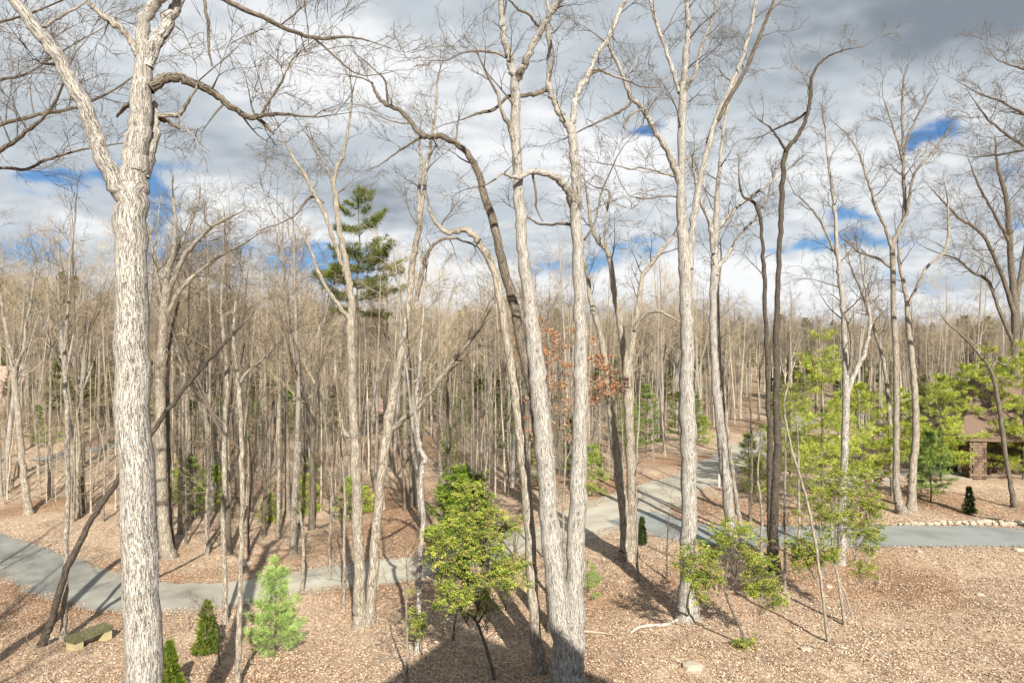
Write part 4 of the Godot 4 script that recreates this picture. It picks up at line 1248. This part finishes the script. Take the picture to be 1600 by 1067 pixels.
func build_woods() -> void:
	var protos: Array = []
	var forms := ["pole", "forked", "crooked", "spreading", "pole", "forked", "sapling", "pole", "spreading", "sapling", "pole", "crooked"]
	var heights := [15.0, 15.5, 11.0, 14.5, 17.0, 13.5, 8.0, 12.5, 16.5, 6.5, 13.5, 9.0]
	var radii := [0.13, 0.16, 0.10, 0.19, 0.16, 0.125, 0.055, 0.095, 0.22, 0.042, 0.085, 0.07]
	for k in forms.size(): protos.append(wood_tree(forms[k], heights[k], radii[k], fine))
	var words := {"pole": "straight", "forked": "forked", "crooked": "crooked", "spreading": "spreading", "sapling": "young"}
	var tones := [["pale", M.bark_pale], ["tan", M.bark_white], ["grey", M.bark_grey], ["brown", M.bark_brown], ["pale", M.bark_pale], ["tan", M.bark_white]]
	var made := 0
	var tries := 0
	var seen := {}
	var spots: Array = []
	while made < 298 and tries < 20000:
		tries += 1
		var d := sqrt(rf(33.0 * 33.0, 88.0 * 88.0))
		if rng.randf() < 0.28: d = rf(33.0, 58.0)
		var x := rf(-0.80, 0.80) * d
		var px := x / d * F + 800.0
		if paved(x, -d) > 0.02: continue
		var line := 40.0 if px < 640 else 41.0
		if px > 1060: line = 50.0
		if px > 1180: line = 56.0
		if d < line - 5.0: continue
		if d < line and rng.randf() < 0.4: continue
		if px > 1240 and rng.randf() < 0.55: continue
		if absf(px - 575.0) < 60.0 and d < 54.0 and rng.randf() < 0.6: continue
		var near := false
		for q in spots:
			if Vector2(x - q.x, -d - q.z).length() < 1.15: near = true; break
		if near: continue
		# keep the road corridor to the right open
		for q in road_line:
			if Vector2(x - q.x, -d - q.z).length() < 2.7: near = true; break
		if near: continue
		var p := Vector3(x, ground(x, -d), -d)
		spots.append(p)
		var k := rng.randi() % protos.size()
		if px > 1100 and d > 60.0 and k in [4, 8] : k = 5
		var size := rf(0.82, 1.12)
		size *= 0.98 if px > 620 and px < 1250 else (rf(1.05, 1.4) if px < 480 else 1.0)
		var t: Array = tones[rng.randi() % tones.size()]
		var depth_word := "at woods' edge" if d < 46.0 else ("amid woods" if d < 66.0 else "deep in woods")
		var girth := "thin " if radii[k] * size < 0.115 else ("stout " if radii[k] * size > 0.185 else "")
		var label := "%s%s %s tree %s, %s" % [girth, t[0], words[forms[k]], depth_word, describe(p)]
		var o: Node3D = protos[k].duplicate()
		o.name = numbered("bare_tree")
		add_child(o)
		o.position = p
		o.rotation = Vector3(rf(-0.03, 0.03), rf(0, TAU), rf(-0.03, 0.03))
		o.scale = Vector3.ONE * size
		(o.get_node("trunk") as MeshInstance3D).material_override = t[1]
		(o.get_node("crown") as MeshInstance3D).material_override = [M.pale_twig, M.mid_twig, M.brown_twig, M.twig, M.pale_twig][rng.randi() % 5]
		tag(o, label, "tree", "bare trees in the woods beyond the road")
		if not seen.has(label): seen[label] = []
		seen[label].append(o)
		made += 1
	# trees that stand beside the viewpoint, outside the picture, and stripe the left road with shade
	for q in [[-17.0, 12.0, 1, 1.0], [-21.5, 15.5, 4, 0.95], [-23.5, 9.0, 3, 1.0], [-13.0, 3.5, 8, 0.9], [-19.0, 3.0, 1, 1.05], [-27.0, 17.0, 5, 1.1], [-15.5, 7.5, 5, 0.9], [-25.0, 13.0, 4, 1.0], [-22.0, 18.5, 1, 1.0], [-31.0, 20.0, 3, 1.0], [-17.5, 6.0, 8, 0.9]]:
		var o: Node3D = protos[q[2]].duplicate()
		o.name = numbered("bare_tree")
		add_child(o)
		o.position = Vector3(q[0], ground(q[0], -q[1]), -q[1])
		o.rotation.y = q[0]
		o.scale = Vector3.ONE * q[3]
		tag(o, "bare tree left of the viewpoint, outside the picture, its shade striping the left road", "tree", "bare trees beside the viewpoint")
	for label in seen:
		var same: Array = seen[label]
		if same.size() < 2: continue
		same.sort_custom(func(a, b): return a.position.z > b.position.z)
		same[0].set_meta("label", label.replace(" tree ", " tree, nearest such, "))
		same[-1].set_meta("label", label.replace(" tree ", " tree, farthest such, "))
	for pr in protos: pr.free()
	# thin saplings and brush between them, past counting
	var thin: Array = []
	for k in 5: thin.append(wood_tree(["sapling", "pole", "sapling", "crooked", "pole"][k], [6.0, 11.0, 4.5, 7.5, 13.0][k], [0.035, 0.07, 0.028, 0.05, 0.085][k], fine))
	for k in 5:
		var places: Array[Transform3D] = []
		while places.size() < 120:
			var d := sqrt(rf(37.0 * 37.0, 92.0 * 92.0))
			var x := rf(-0.82, 0.82) * d
			var px := x / d * F + 800.0
			if d < (41.0 if px < 1060 else 58.0) or paved(x, -d) > 0.02: continue
			if px > 1240 and rng.randf() < 0.5: continue
			var close := false
			for q in road_line:
				if Vector2(x - q.x, -d - q.z).length() < 3.2: close = true; break
			if close: continue
			places.append(Transform3D(Basis(Vector3.UP, rf(0, TAU)).scaled(Vector3.ONE * rf(0.7, 1.15)), Vector3(x, ground(x, -d), -d)))
		var light := PackedColorArray()
		for i in places.size():
			var g: float = [0.46, 0.26, 0.38, 0.17, 0.42][rng.randi() % 5]
			light.append(Color(g, g, g))
		for pn in ["trunk", "crown"]:
			var mm := MultiMesh.new()
			mm.transform_format = MultiMesh.TRANSFORM_3D
			mm.use_colors = true
			mm.mesh = (thin[k].get_node(pn) as MeshInstance3D).mesh
			mm.instance_count = places.size()
			for i in places.size():
				mm.set_instance_transform(i, places[i])
				mm.set_instance_color(i, light[i])
			var mi := MultiMeshInstance3D.new()
			mi.name = numbered("sapling_thicket")
			mi.multimesh = mm
			mi.material_override = M.far_bark if pn == "trunk" else M.far_twig
			mi.set_meta("kind", "stuff")
			add_child(mi)
			tag(mi, "thicket of thin leafless saplings filling the woods between the bigger trunks", "saplings", "sapling thicket")
		thin[k].free()
	# beyond them the woods run on up the hills as one mass
	var far: Array = []
	for k in 6:
		var o := wood_tree(["pole", "forked", "spreading", "pole", "spreading", "forked"][k], [17.0, 16.0, 15.0, 19.0, 17.0, 14.0][k], [0.2, 0.2, 0.24, 0.22, 0.26, 0.18][k], coarse)
		far.append(o)
	var sets: Array = []
	var tones_far: Array = [0.38, 0.18, 0.30, 0.12, 0.42, 0.24, 0.15, 0.34, 0.2, 0.44, 0.27]
	for k in 6: sets.append([] as Array)
	var n := 0
	while n < 2300:
		var r := sqrt(rf(78.0 * 78.0, 430.0 * 430.0))
		if rng.randf() < 0.25: r = rf(78.0, 150.0)
		var x := rf(-0.86, 0.86) * r
		var s := rf(0.55, 0.9)
		if r < 88.0 and rng.randf() < 0.4: continue
		sets[rng.randi() % 6].append(Transform3D(Basis(Vector3.UP, rf(0, TAU)).scaled(Vector3.ONE * s), Vector3(x, ground(x, -r), -r)))
		n += 1
	for k in 6:
		var idx := 0
		for pn in ["trunk", "crown"]:
			var mm := MultiMesh.new()
			mm.transform_format = MultiMesh.TRANSFORM_3D
			mm.mesh = (far[k].get_node(pn) as MeshInstance3D).mesh
			mm.use_colors = true
			mm.instance_count = sets[k].size()
			for i in sets[k].size():
				mm.set_instance_transform(i, sets[k][i])
				var g: float = tones_far[i % tones_far.size()]
				mm.set_instance_color(i, Color(g, g, g))
			var mi := MultiMeshInstance3D.new()
			mi.name = numbered("far_woods")
			mi.multimesh = mm
			mi.material_override = M.far_bark if pn == "trunk" else M.far_twig
			mi.set_meta("kind", "stuff")
			add_child(mi)
			tag(mi, "leafless woods covering the distant hillsides behind the near trees", "woods", "far woods")
		far[k].free()

func build_evergreens() -> void:
	var lime: Array = [Color(0.38, 0.43, 0.07), Color(0.30, 0.37, 0.06), Color(0.46, 0.48, 0.11), Color(0.20, 0.27, 0.045)]
	var fresh: Array = [Color(0.23, 0.34, 0.08), Color(0.17, 0.27, 0.06), Color(0.30, 0.40, 0.12), Color(0.12, 0.20, 0.04)]
	var bright: Array = [Color(0.33, 0.46, 0.13), Color(0.26, 0.38, 0.10), Color(0.40, 0.52, 0.20), Color(0.16, 0.27, 0.06)]
	var deep: Array = [Color(0.035, 0.07, 0.02), Color(0.05, 0.09, 0.025), Color(0.07, 0.11, 0.03)]
	var olive: Array = [Color(0.13, 0.155, 0.035), Color(0.18, 0.20, 0.05), Color(0.08, 0.10, 0.025)]
	# the tall pine behind the forked oak
	var pine := pine_tree(20.0, 4.3, 0.58, 0.95, needles, 0.24, 1.5, olive, 0.19, 0.3)
	var pp := spot(560, 752)
	evergreen("pine_tree", "tall pine with open dark green crown behind the forked oak", "tree", pine, M.leaf_green, pp, 0.4, 1.12)
	# young white pines of the right side
	var big := pine_tree(9.5, 3.4, 0.06, 0.62, needles, 0.3, 1.0, lime, 0.09, 0.25)
	var mid := pine_tree(7.0, 3.2, 0.2, 0.55, needles, 0.3, 1.0, lime, 0.075, 0.25)
	var low := pine_tree(4.2, 1.6, 0.14, 0.36, needles, 0.2, 0.8, fresh, 0.05)
	var list := [[1285, 800, big, 1.0, "soft yellow green white pine filling the gap right of the dark straight tree"], [1345, 778, mid, 0.9, "shorter yellow green white pine overhanging the pale court"],
		[1235, 770, mid, 0.9, "yellow green white pine half hidden behind the dark straight tree"], [1470, 752, mid, 0.95, "yellow green pine right of the swollen based grey tree"], [1545, 742, big, 0.92, "wide yellow green pine in front of the brown roof"],
		[1600, 748, big, 0.95, "yellow green pine cut by the right edge"], [1455, 785, low, 0.95, "small pine with two bare lower stems beyond the driveway"], [1510, 728, mid, 1.0, "yellow green pine behind the low house corner"],
		[1405, 735, mid, 0.8, "yellow green pine crown behind the foot of the grey twins"], [1590, 722, mid, 1.15, "hazy yellow green pine at the far right behind the broad oak"]]
	for q in list: evergreen("white_pine", q[4], "tree", q[2], M.leaf_green, spot(q[0], q[1]), rf(0, TAU), q[3], "young white pines on the right")
	# the fuzzy young pine in front of the road
	var fuzzy := pine_tree(3.2, 1.15, 0.04, 0.22, tufts, 0.105, 1.0, bright, 0.03, 0.2)
	evergreen("young_pine", "fuzzy bright green young pine before the road, left of the forked oak", "tree", fuzzy, M.leaf_green, spot(430, 1022), 0.5, 1.0)
	var wisp := pine_tree(1.6, 0.7, 0.2, 0.3, tufts, 0.14, 0.8, fresh, 0.015, 0.5)
	evergreen("young_pine", "wispy little pale green pine right of the twin oak", "tree", wisp, M.leaf_green, spot(918, 945), 0.0, 0.95)
	# arborvitae
	conifer_shrub("small pointed arborvitae in front of the road left of the slender two toned tree", spot(323, 1022), 1.75, 0.54, 1250, [Color(0.10, 0.15, 0.02), Color(0.07, 0.12, 0.02), Color(0.16, 0.19, 0.03)])
	conifer_shrub("arborvitae peeping out behind the foot of the huge left oak at the bottom edge", spot(264, 1088), 1.5, 0.4, 1200, [Color(0.10, 0.15, 0.02), Color(0.07, 0.12, 0.02), Color(0.16, 0.19, 0.03)])
	conifer_shrub("tiny dark arborvitae at the road junction beside the V forked oak", spot(1003, 852), 1.15, 0.24, 500, [Color(0.045, 0.075, 0.02), Color(0.065, 0.10, 0.025)])
	conifer_shrub("small dark shrub beyond the driveway right of the grey trees", spot(1515, 804), 1.4, 0.36, 700, [Color(0.04, 0.065, 0.02), Color(0.07, 0.095, 0.03)])
	# broadleaf bushes
	var shine: Array = [Color(0.27, 0.33, 0.045), Color(0.20, 0.27, 0.04), Color(0.36, 0.40, 0.075), Color(0.10, 0.16, 0.03), Color(0.42, 0.42, 0.11), Color(0.14, 0.21, 0.035), Color(0.30, 0.25, 0.09)]
	var holly: Array = [Color(0.10, 0.17, 0.025), Color(0.17, 0.25, 0.03), Color(0.24, 0.32, 0.04), Color(0.06, 0.11, 0.02)]
	var f1 := spot(772, 1062)
	var d := -f1.z
	bush("large_bush", "large glossy yellow green bush with crooked dark stems before the twin oak", f1, [
		[pv([772, 1064, 768, 1040, 750, 985, 742, 968, 725, 955, 712, 940], d), 0.06, 0.025], [pv([742, 968, 750, 940, 762, 915, 765, 880, 755, 840], d), 0.04, 0.015], [pv([745, 975, 760, 950, 764, 900, 780, 860], d + 0.4), 0.035, 0.012], [pv([712, 940, 700, 930, 690, 905, 715, 850], d - 0.3), 0.03, 0.01]], [
		[at(735, 885, d), Vector3(1.12, 0.65, 1.0), 0.28], [at(752, 830, d + 0.2), Vector3(0.8, 0.8, 0.9), 0.24], [at(705, 850, d - 0.2), Vector3(0.75, 0.75, 0.7), 0.18], [at(800, 890, d), Vector3(0.6, 0.5, 0.6), 0.1], [at(735, 785, d + 0.3), Vector3(0.6, 0.6, 0.5), 0.08], [at(710, 930, d - 0.2), Vector3(0.8, 0.35, 0.6), 0.08], [at(755, 950, d), Vector3(0.6, 0.35, 0.5), 0.04]], 4300, whorls, 1.0, shine, M.leaf_green, M.bark_brown)
	var f2 := spot(726, 950)
	d = -f2.z
	bush("holly_bush", "tall dark green holly rising behind the large glossy bush", f2, [[pv([726, 952, 726, 870, 724, 770], d), 0.07, 0.03]], [
		[at(722, 815, d), Vector3(1.15, 1.2, 1.0), 0.45], [at(722, 768, d), Vector3(0.75, 0.8, 0.7), 0.35], [at(745, 800, d), Vector3(0.7, 0.8, 0.8), 0.2], [at(724, 745, d), Vector3(0.3, 0.35, 0.3), 0.06]], 4000, whorls, 1.2, holly, M.leaf_green, M.bark_brown)
	var f3 := spot(1166, 1012)
	d = -f3.z
	bush("rhododendron", "spreading yellow green rhododendron at the foot of the pale speckled oak", f3, [
		[pv([1166, 1014, 1158, 985, 1140, 945, 1133, 915, 1138, 870], d), 0.055, 0.025], [pv([1138, 930, 1115, 905, 1100, 880], d - 0.3), 0.03, 0.012], [pv([1136, 920, 1165, 900, 1190, 895], d + 0.3), 0.03, 0.012]], [
		[at(1095, 880, d - 0.2), Vector3(0.75, 0.65, 0.7), 0.26], [at(1140, 850, d), Vector3(0.9, 0.65, 0.8), 0.28], [at(1185, 895, d + 0.2), Vector3(0.6, 0.5, 0.6), 0.2], [at(1198, 930, d), Vector3(0.4, 0.4, 0.4), 0.13], [at(1095, 920, d - 0.4), Vector3(0.4, 0.4, 0.4), 0.08], [at(1165, 1008, d - 0.1), Vector3(0.25, 0.1, 0.2), 0.04]], 2500, whorls, 0.95, shine, M.leaf_green, M.bark_brown)
	var f4 := spot(1321, 977)
	d = -f4.z
	bush("leafy_sapling", "leafy yellow green sapling on two pale stems at the lawn's upper left", f4, [
		[pv([1321, 980, 1312, 915, 1305, 880, 1300, 840, 1302, 790, 1318, 745], d), 0.055, 0.02], [pv([1333, 966, 1322, 930, 1312, 908], d), 0.035, 0.03], [pv([1305, 880, 1330, 850, 1350, 830], d), 0.025, 0.01], [pv([1304, 885, 1275, 855, 1255, 840], d), 0.025, 0.01]], [
		[at(1345, 815, d), Vector3(0.75, 0.5, 0.7), 0.26], [at(1275, 850, d), Vector3(0.85, 0.6, 0.7), 0.3], [at(1305, 780, d), Vector3(0.9, 0.75, 0.8), 0.26], [at(1335, 745, d + 0.3), Vector3(0.7, 0.5, 0.7), 0.16], [at(1270, 800, d + 0.2), Vector3(0.5, 0.6, 0.5), 0.12], [at(1365, 785, d), Vector3(0.5, 0.4, 0.5), 0.1], [at(1362, 845, d), Vector3(0.4, 0.4, 0.4), 0.1], [at(1255, 875, d), Vector3(0.5, 0.35, 0.4), 0.14], [at(1350, 893, d), Vector3(0.4, 0.22, 0.3), 0.07]], 2500, whorls, 0.92, shine, M.leaf_green, M.bark_pale)
	var f5 := spot(656, 1022)
	d = -f5.z - 0.3
	bush("leaf_sprig", "few yellow green leafy sprigs about the foot of the crooked whitish sapling", f5, [[pv([660, 1025, 655, 980, 650, 930], d), 0.02, 0.008]], [[at(652, 950, d), Vector3(0.3, 0.7, 0.3), 0.6], [at(650, 985, d), Vector3(0.2, 0.25, 0.2), 0.4]], 170, whorls, 1.0, shine, M.leaf_green, M.bark_brown)
	var f6 := spot(805, 905)
	d = -f6.z
	bush("green_bush", "loose green bush between the large glossy bush and the leaning tree", f6, [[pv([805, 907, 803, 860, 808, 800], d), 0.035, 0.012]], [[at(806, 850, d), Vector3(0.7, 1.4, 0.7), 0.7], [at(790, 820, d), Vector3(0.7, 0.7, 0.7), 0.3]], 480, whorls, 1.1, shine, M.leaf_green, M.bark_brown)
	var f7 := spot(1366, 762)
	bush("red_bush", "little orange red bush at the end of the pale court", f7, [[PackedVector3Array([f7, f7 + Vector3(0, 0.5, 0)]), 0.03, 0.01]], [[f7 + Vector3(0, 0.6, 0), Vector3(1.0, 0.4, 0.6), 1.0]], 200, whorls, 1.1, [Color(0.35, 0.09, 0.03), Color(0.42, 0.16, 0.05), Color(0.2, 0.06, 0.03)], M.leaf_brown, M.bark_brown)
	var f8 := spot(1440, 770)
	bush("dark_bush", "dark evergreen bush behind the foot of the swollen based grey tree", f8, [[PackedVector3Array([f8, f8 + Vector3(0, 0.6, 0)]), 0.04, 0.01]], [[f8 + Vector3(0, 0.85, 0), Vector3(1.0, 0.8, 0.8), 1.0]], 420, whorls, 1.2, deep, M.leaf_green, M.bark_brown)
	# understorey greens in the woods, each one a small hemlock
	var hem := [pine_tree(3.0, 1.3, 0.1, 0.32, needles, 0.3, 0.75, fresh + lime, 0.035), pine_tree(5.0, 1.6, 0.15, 0.45, needles, 0.32, 0.85, olive + fresh, 0.05), pine_tree(1.8, 1.0, 0.05, 0.3, needles, 0.3, 0.75, lime, 0.025)]
	var known := {}
	var where := [[925, 775, 0, 1.0], [895, 745, 1, 0.8], [985, 715, 1, 0.9], [1010, 708, 1, 1.0], [965, 690, 1, 0.9], [700, 742, 1, 0.7], [480, 800, 2, 1.2], [485, 770, 0, 0.9], [300, 815, 1, 0.8], [285, 790, 0, 1.0], [335, 800, 0, 1.0], [420, 815, 2, 0.9], [548, 815, 0, 0.9], [300, 705, 1, 0.9], [340, 690, 1, 0.8],
		[150, 665, 1, 0.8], [110, 690, 0, 1.1], [400, 705, 1, 1.0], [450, 690, 1, 1.0], [520, 690, 1, 1.1], [640, 700, 1, 1.0], [720, 690, 1, 1.1], [800, 720, 1, 1.1], [840, 760, 0, 1.1], [1100, 695, 0, 0.9], [1170, 740, 0, 0.9], [1180, 770, 2, 1.1], [880, 700, 1, 1.1], [60, 700, 1, 0.8], [230, 660, 1, 0.9], [1085, 690, 1, 0.9], [770, 690, 1, 1.0], [570, 800, 2, 0.9], [1060, 690, 1, 0.8]]
	for q in where:
		var p := spot(q[0], q[1])
		var size_word: String = ["small", "tall", "tiny"][q[2]]
		var text := "%s green understorey hemlock %s, %s" % [size_word, describe(p), "near the road" if -p.z < 52.0 else "far back"]
		if known.has(text): text = text.replace("hemlock", "hemlock, second such,")
		known[text] = true
		evergreen("hemlock", text, "tree", hem[q[2]], M.leaf_green, p, rf(0, TAU), q[3] * rf(0.9, 1.1), "understorey hemlocks in the woods")
	# far pines on the hills
	var fp := pine_tree(15.0, 3.2, 0.3, 1.2, needles, 0.9, 2.6, olive, 0.2)
	for k in 2:
		var mm := MultiMesh.new()
		mm.transform_format = MultiMesh.TRANSFORM_3D
		mm.mesh = fp[0] if k == 0 else fp[2]
		var r2 := RandomNumberGenerator.new()
		r2.seed = 77
		mm.instance_count = 420
		for i in 420:
			var r := sqrt(r2.randf_range(95.0 * 95.0, 420.0 * 420.0)) if i < 250 else r2.randf_range(72.0, 170.0)
			var x := r2.randf_range(-0.85, 0.85) * r
			mm.set_instance_transform(i, Transform3D(Basis(Vector3.UP, r2.randf_range(0, TAU)).scaled(Vector3.ONE * r2.randf_range(0.5, 0.95) * (1.0 if i < 250 else 0.55)), Vector3(x, ground(x, -r), -r)))
		var mi := MultiMeshInstance3D.new()
		mi.name = numbered("far_pines")
		mi.multimesh = mm
		mi.material_override = M.bark_brown if k == 0 else M.leaf_green
		mi.set_meta("kind", "stuff")
		add_child(mi)
		tag(mi, "dark green pines dotted over the distant hillsides", "woods", "far pines")
	# the young oak that keeps its rusty leaves behind the twin oak
	var fo := spot(882, 900)
	var od := -fo.z
	bush("rusty_oak", "young oak keeping rusty brown leaves behind the twin oak", fo, [
		[pv([882, 905, 880, 800, 884, 700, 878, 600, 885, 520], od), 0.06, 0.02], [pv([884, 720, 910, 660, 940, 600], od), 0.03, 0.01], [pv([882, 690, 860, 620, 835, 570], od), 0.03, 0.01], [pv([880, 620, 900, 560, 915, 510], od), 0.025, 0.01]], [
		[at(945, 590, od), Vector3(0.9, 1.0, 0.9), 0.28], [at(870, 550, od), Vector3(1.4, 1.4, 0.9), 0.3], [at(870, 650, od), Vector3(1.3, 1.5, 0.9), 0.3], [at(825, 530, od), Vector3(1.2, 1.0, 0.8), 0.22]], 2600, dead_leaves, 0.8, [Color(0.33, 0.16, 0.085), Color(0.42, 0.24, 0.14), Color(0.26, 0.12, 0.07), Color(0.48, 0.32, 0.21)], M.leaf_brown, M.bark_grey)

func build_objects() -> void:
	# bench
	var p := spot(139, 1006)
	var o := thing("stone_bench", "mossy stone slab bench on two yellowish blocks beside the left road", "bench", p)
	o.rotation.y = 1.12
	var moss := mat(Color.WHITE)
	moss.albedo_texture = noise_tex(FastNoiseLite.TYPE_SIMPLEX, 0.03, 91, [Color(0.07, 0.07, 0.035), Color(0.125, 0.12, 0.065), Color(0.20, 0.19, 0.12)], 256, 0.0, 4)
	moss.uv1_triplanar = true
	var block := mat(Color(0.46, 0.41, 0.24))
	var b := TB.new()
	var slab := BoxMesh.new()
	b.box(Transform3D(Basis(), Vector3(0, 0.40, 0)), Vector3(1.45, 0.15, 0.6))
	part("slab", b.mesh(), moss, o)
	for s in [-1.0, 1.0]:
		b = TB.new()
		b.box(Transform3D(Basis(Vector3.UP, 0.04 * s), Vector3(s * 0.52, 0.125, 0)), Vector3(0.30, 0.41, 0.54))
		part("block", b.mesh(), block, o)
	# fallen limb
	p = spot(985, 990)
	o = thing("fallen_limb", "bleached fallen limb lying curved on the slope left of the tall straight oak", "fallen branch", p)
	var line := PackedVector3Array()
	for q in [[985, 992], [1000, 983], [1020, 980], [1040, 979], [1058, 972], [1073, 962], [1090, 953]]: line.append(spot(q[0], q[1]) + Vector3(0, 0.07 + 0.0 * q[0], 0))
	line = smooth_line(line, 4)
	var rad := PackedFloat32Array()
	for i in line.size(): rad.append(lerpf(0.022, 0.05, sin(PI * (i + 2.0) / (line.size() + 3.0))))
	b = TB.new()
	b.tube(line, rad, 7, 0.4, lump, 0.2)
	part("bough", b.mesh(p), M.dead_wood, o)
	b = TB.new()
	var tw := spot(1060, 970)
	b.tube(PackedVector3Array([tw + Vector3(0, 0.07, 0), tw + Vector3(0.5, 0.12, 0.25), tw + Vector3(1.0, 0.05, 0.6)]), PackedFloat32Array([0.02, 0.015, 0.006]), 5)
	part("twig", b.mesh(p), M.dead_wood, o)
	p = spot(930, 990)
	o = thing("fallen_limb", "straight pale fallen branch lying right of the twin oak's foot", "fallen branch", p)
	b = TB.new()
	line = PackedVector3Array()
	for q in [[898, 985], [915, 989], [940, 991], [962, 995]]: line.append(spot(q[0], q[1]) + Vector3(0, 0.05, 0))
	b.tube(line, PackedFloat32Array([0.045, 0.04, 0.03, 0.012]), 6)
	part("bough", b.mesh(p), M.dead_wood, o)
	p = spot(450, 818)
	o = thing("fallen_limb", "dark fallen branch on the leaf slope behind the fuzzy young pine", "fallen branch", p)
	b = TB.new()
	line = PackedVector3Array()
	for q in [[455, 820], [475, 822], [500, 826], [522, 818]]: line.append(spot(q[0], q[1]) + Vector3(0, 0.12, 0))
	b.tube(line, PackedFloat32Array([0.03, 0.06, 0.07, 0.05]), 6)
	part("bough", b.mesh(p), M.bark_brown, o)
	# boulders on the lawn
	var rocks := [[1083, 1044, 0.28, "pale angular rock at the bottom of the lawn"], [1259, 1015, 0.14, "small white rock left of the leaning pale sapling's foot"], [1295, 917, 0.12, "small stone behind the leafy sapling's stems"], [1532, 930, 0.13, "flat stone far right on the lawn"], [1437, 862, 0.12, "stone near the driveway's lawn edge"], [1592, 860, 0.2, "pale stone at the driveway's near edge by the right border"], [385, 882, 0.25, "grey stone on the bank above the road"]]
	var k := 0
	for q in rocks:
		p = spot(q[0], q[1])
		tag(part("rock", rock_mesh(Vector3(q[2] * 1.2, q[2] * 0.6, q[2]), k * 3.1), M.stone, self), q[3], "rock").position = p + Vector3(0, q[2] * 0.08, 0)
		k += 1
	# edging stones along the far side of the driveway
	var shapes: Array = []
	for s in 6: shapes.append(rock_mesh(Vector3(rf(0.19, 0.27), rf(0.11, 0.17), rf(0.13, 0.2)), 20.0 + s * 2.3))
	var px := 1352.0
	var count := 0
	while px < 1612.0:
		var q := spot(px, 822.0)
		for row in 2:
			if row == 1 and px < 1470.0: continue
			var r := part("edging_stone", shapes[rng.randi() % 6], M.stone, self)
			var side := "left end" if px < 1440 else ("middle" if px < 1530 else "right end")
			tag(r, "pale edging stone at the %s of the driveway's stone row, %s" % [side, "back rank" if row else "front rank"], "stone", "edging stones along the driveway")
			r.position = q + Vector3(rf(-0.06, 0.06) + row * 0.17, 0.08, -0.15 - 0.34 * row + rf(-0.06, 0.06))
			r.rotation.y = rf(-0.5, 0.5)
			r.scale = Vector3.ONE * rf(0.45, 1.0) * (0.6 if px < 1420 else 1.0)
		px += 11.5
		count += 1
	# marker post by the road and a stake in the leaves
	p = spot(1124, 765)
	o = thing("marker_post", "short white marker post at the edge of the climbing road", "post", p)
	b = TB.new()
	b.box(Transform3D(Basis(), Vector3(0, 0.42, 0)), Vector3(0.09, 0.94, 0.09))
	part("post", b.mesh(), mat(Color(0.7, 0.68, 0.63)), o)
	b = TB.new()
	b.box(Transform3D(Basis(), Vector3(0, 0.93, 0)), Vector3(0.13, 0.06, 0.13))
	part("cap", b.mesh(), mat(Color(0.6, 0.58, 0.54)), o)
	p = spot(296, 985)
	o = thing("stake", "short dark wooden stake left of the small pointed arborvitae", "stake", p)
	b = TB.new()
	b.tube(PackedVector3Array([Vector3(0, -0.1, 0), Vector3(0.01, 0.3, 0), Vector3(0.0, 0.55, 0)]), PackedFloat32Array([0.022, 0.022, 0.02]), 6)
	part("shaft", b.mesh(), M.bark_brown, o)

func _ready() -> void:
	rng.seed = 20240211
	bump.seed = 3
	bump.frequency = 0.09
	bump.fractal_octaves = 3
	tone.seed = 8
	tone.frequency = 0.14
	tone.fractal_octaves = 4
	lump.seed = 15
	lump.frequency = 2.2
	lump.fractal_octaves = 2
	var t0 := Time.get_ticks_msec()
	setup_view()
	print("view ", Time.get_ticks_msec() - t0)
	make_materials()
	print("materials ", Time.get_ticks_msec() - t0)
	make_templates()
	build_setting()
	print("setting ", Time.get_ticks_msec() - t0)
	build_houses()
	build_big_trees()
	print("big trees ", Time.get_ticks_msec() - t0)
	build_stems()
	build_woods()
	print("woods ", Time.get_ticks_msec() - t0)
	build_evergreens()
	print("evergreens ", Time.get_ticks_msec() - t0)
	build_objects()
	scatter_leaves()
	scatter_twigs()
	var tris := 0
	for m in find_children("*", "MeshInstance3D", true, false): tris += 0 if m.mesh == null else m.mesh.get_faces().size() / 3 if tris < 0 else m.mesh.surface_get_array_index_len(0) / 3
	print("triangles with copies ", tris)
	print("done ", Time.get_ticks_msec() - t0)
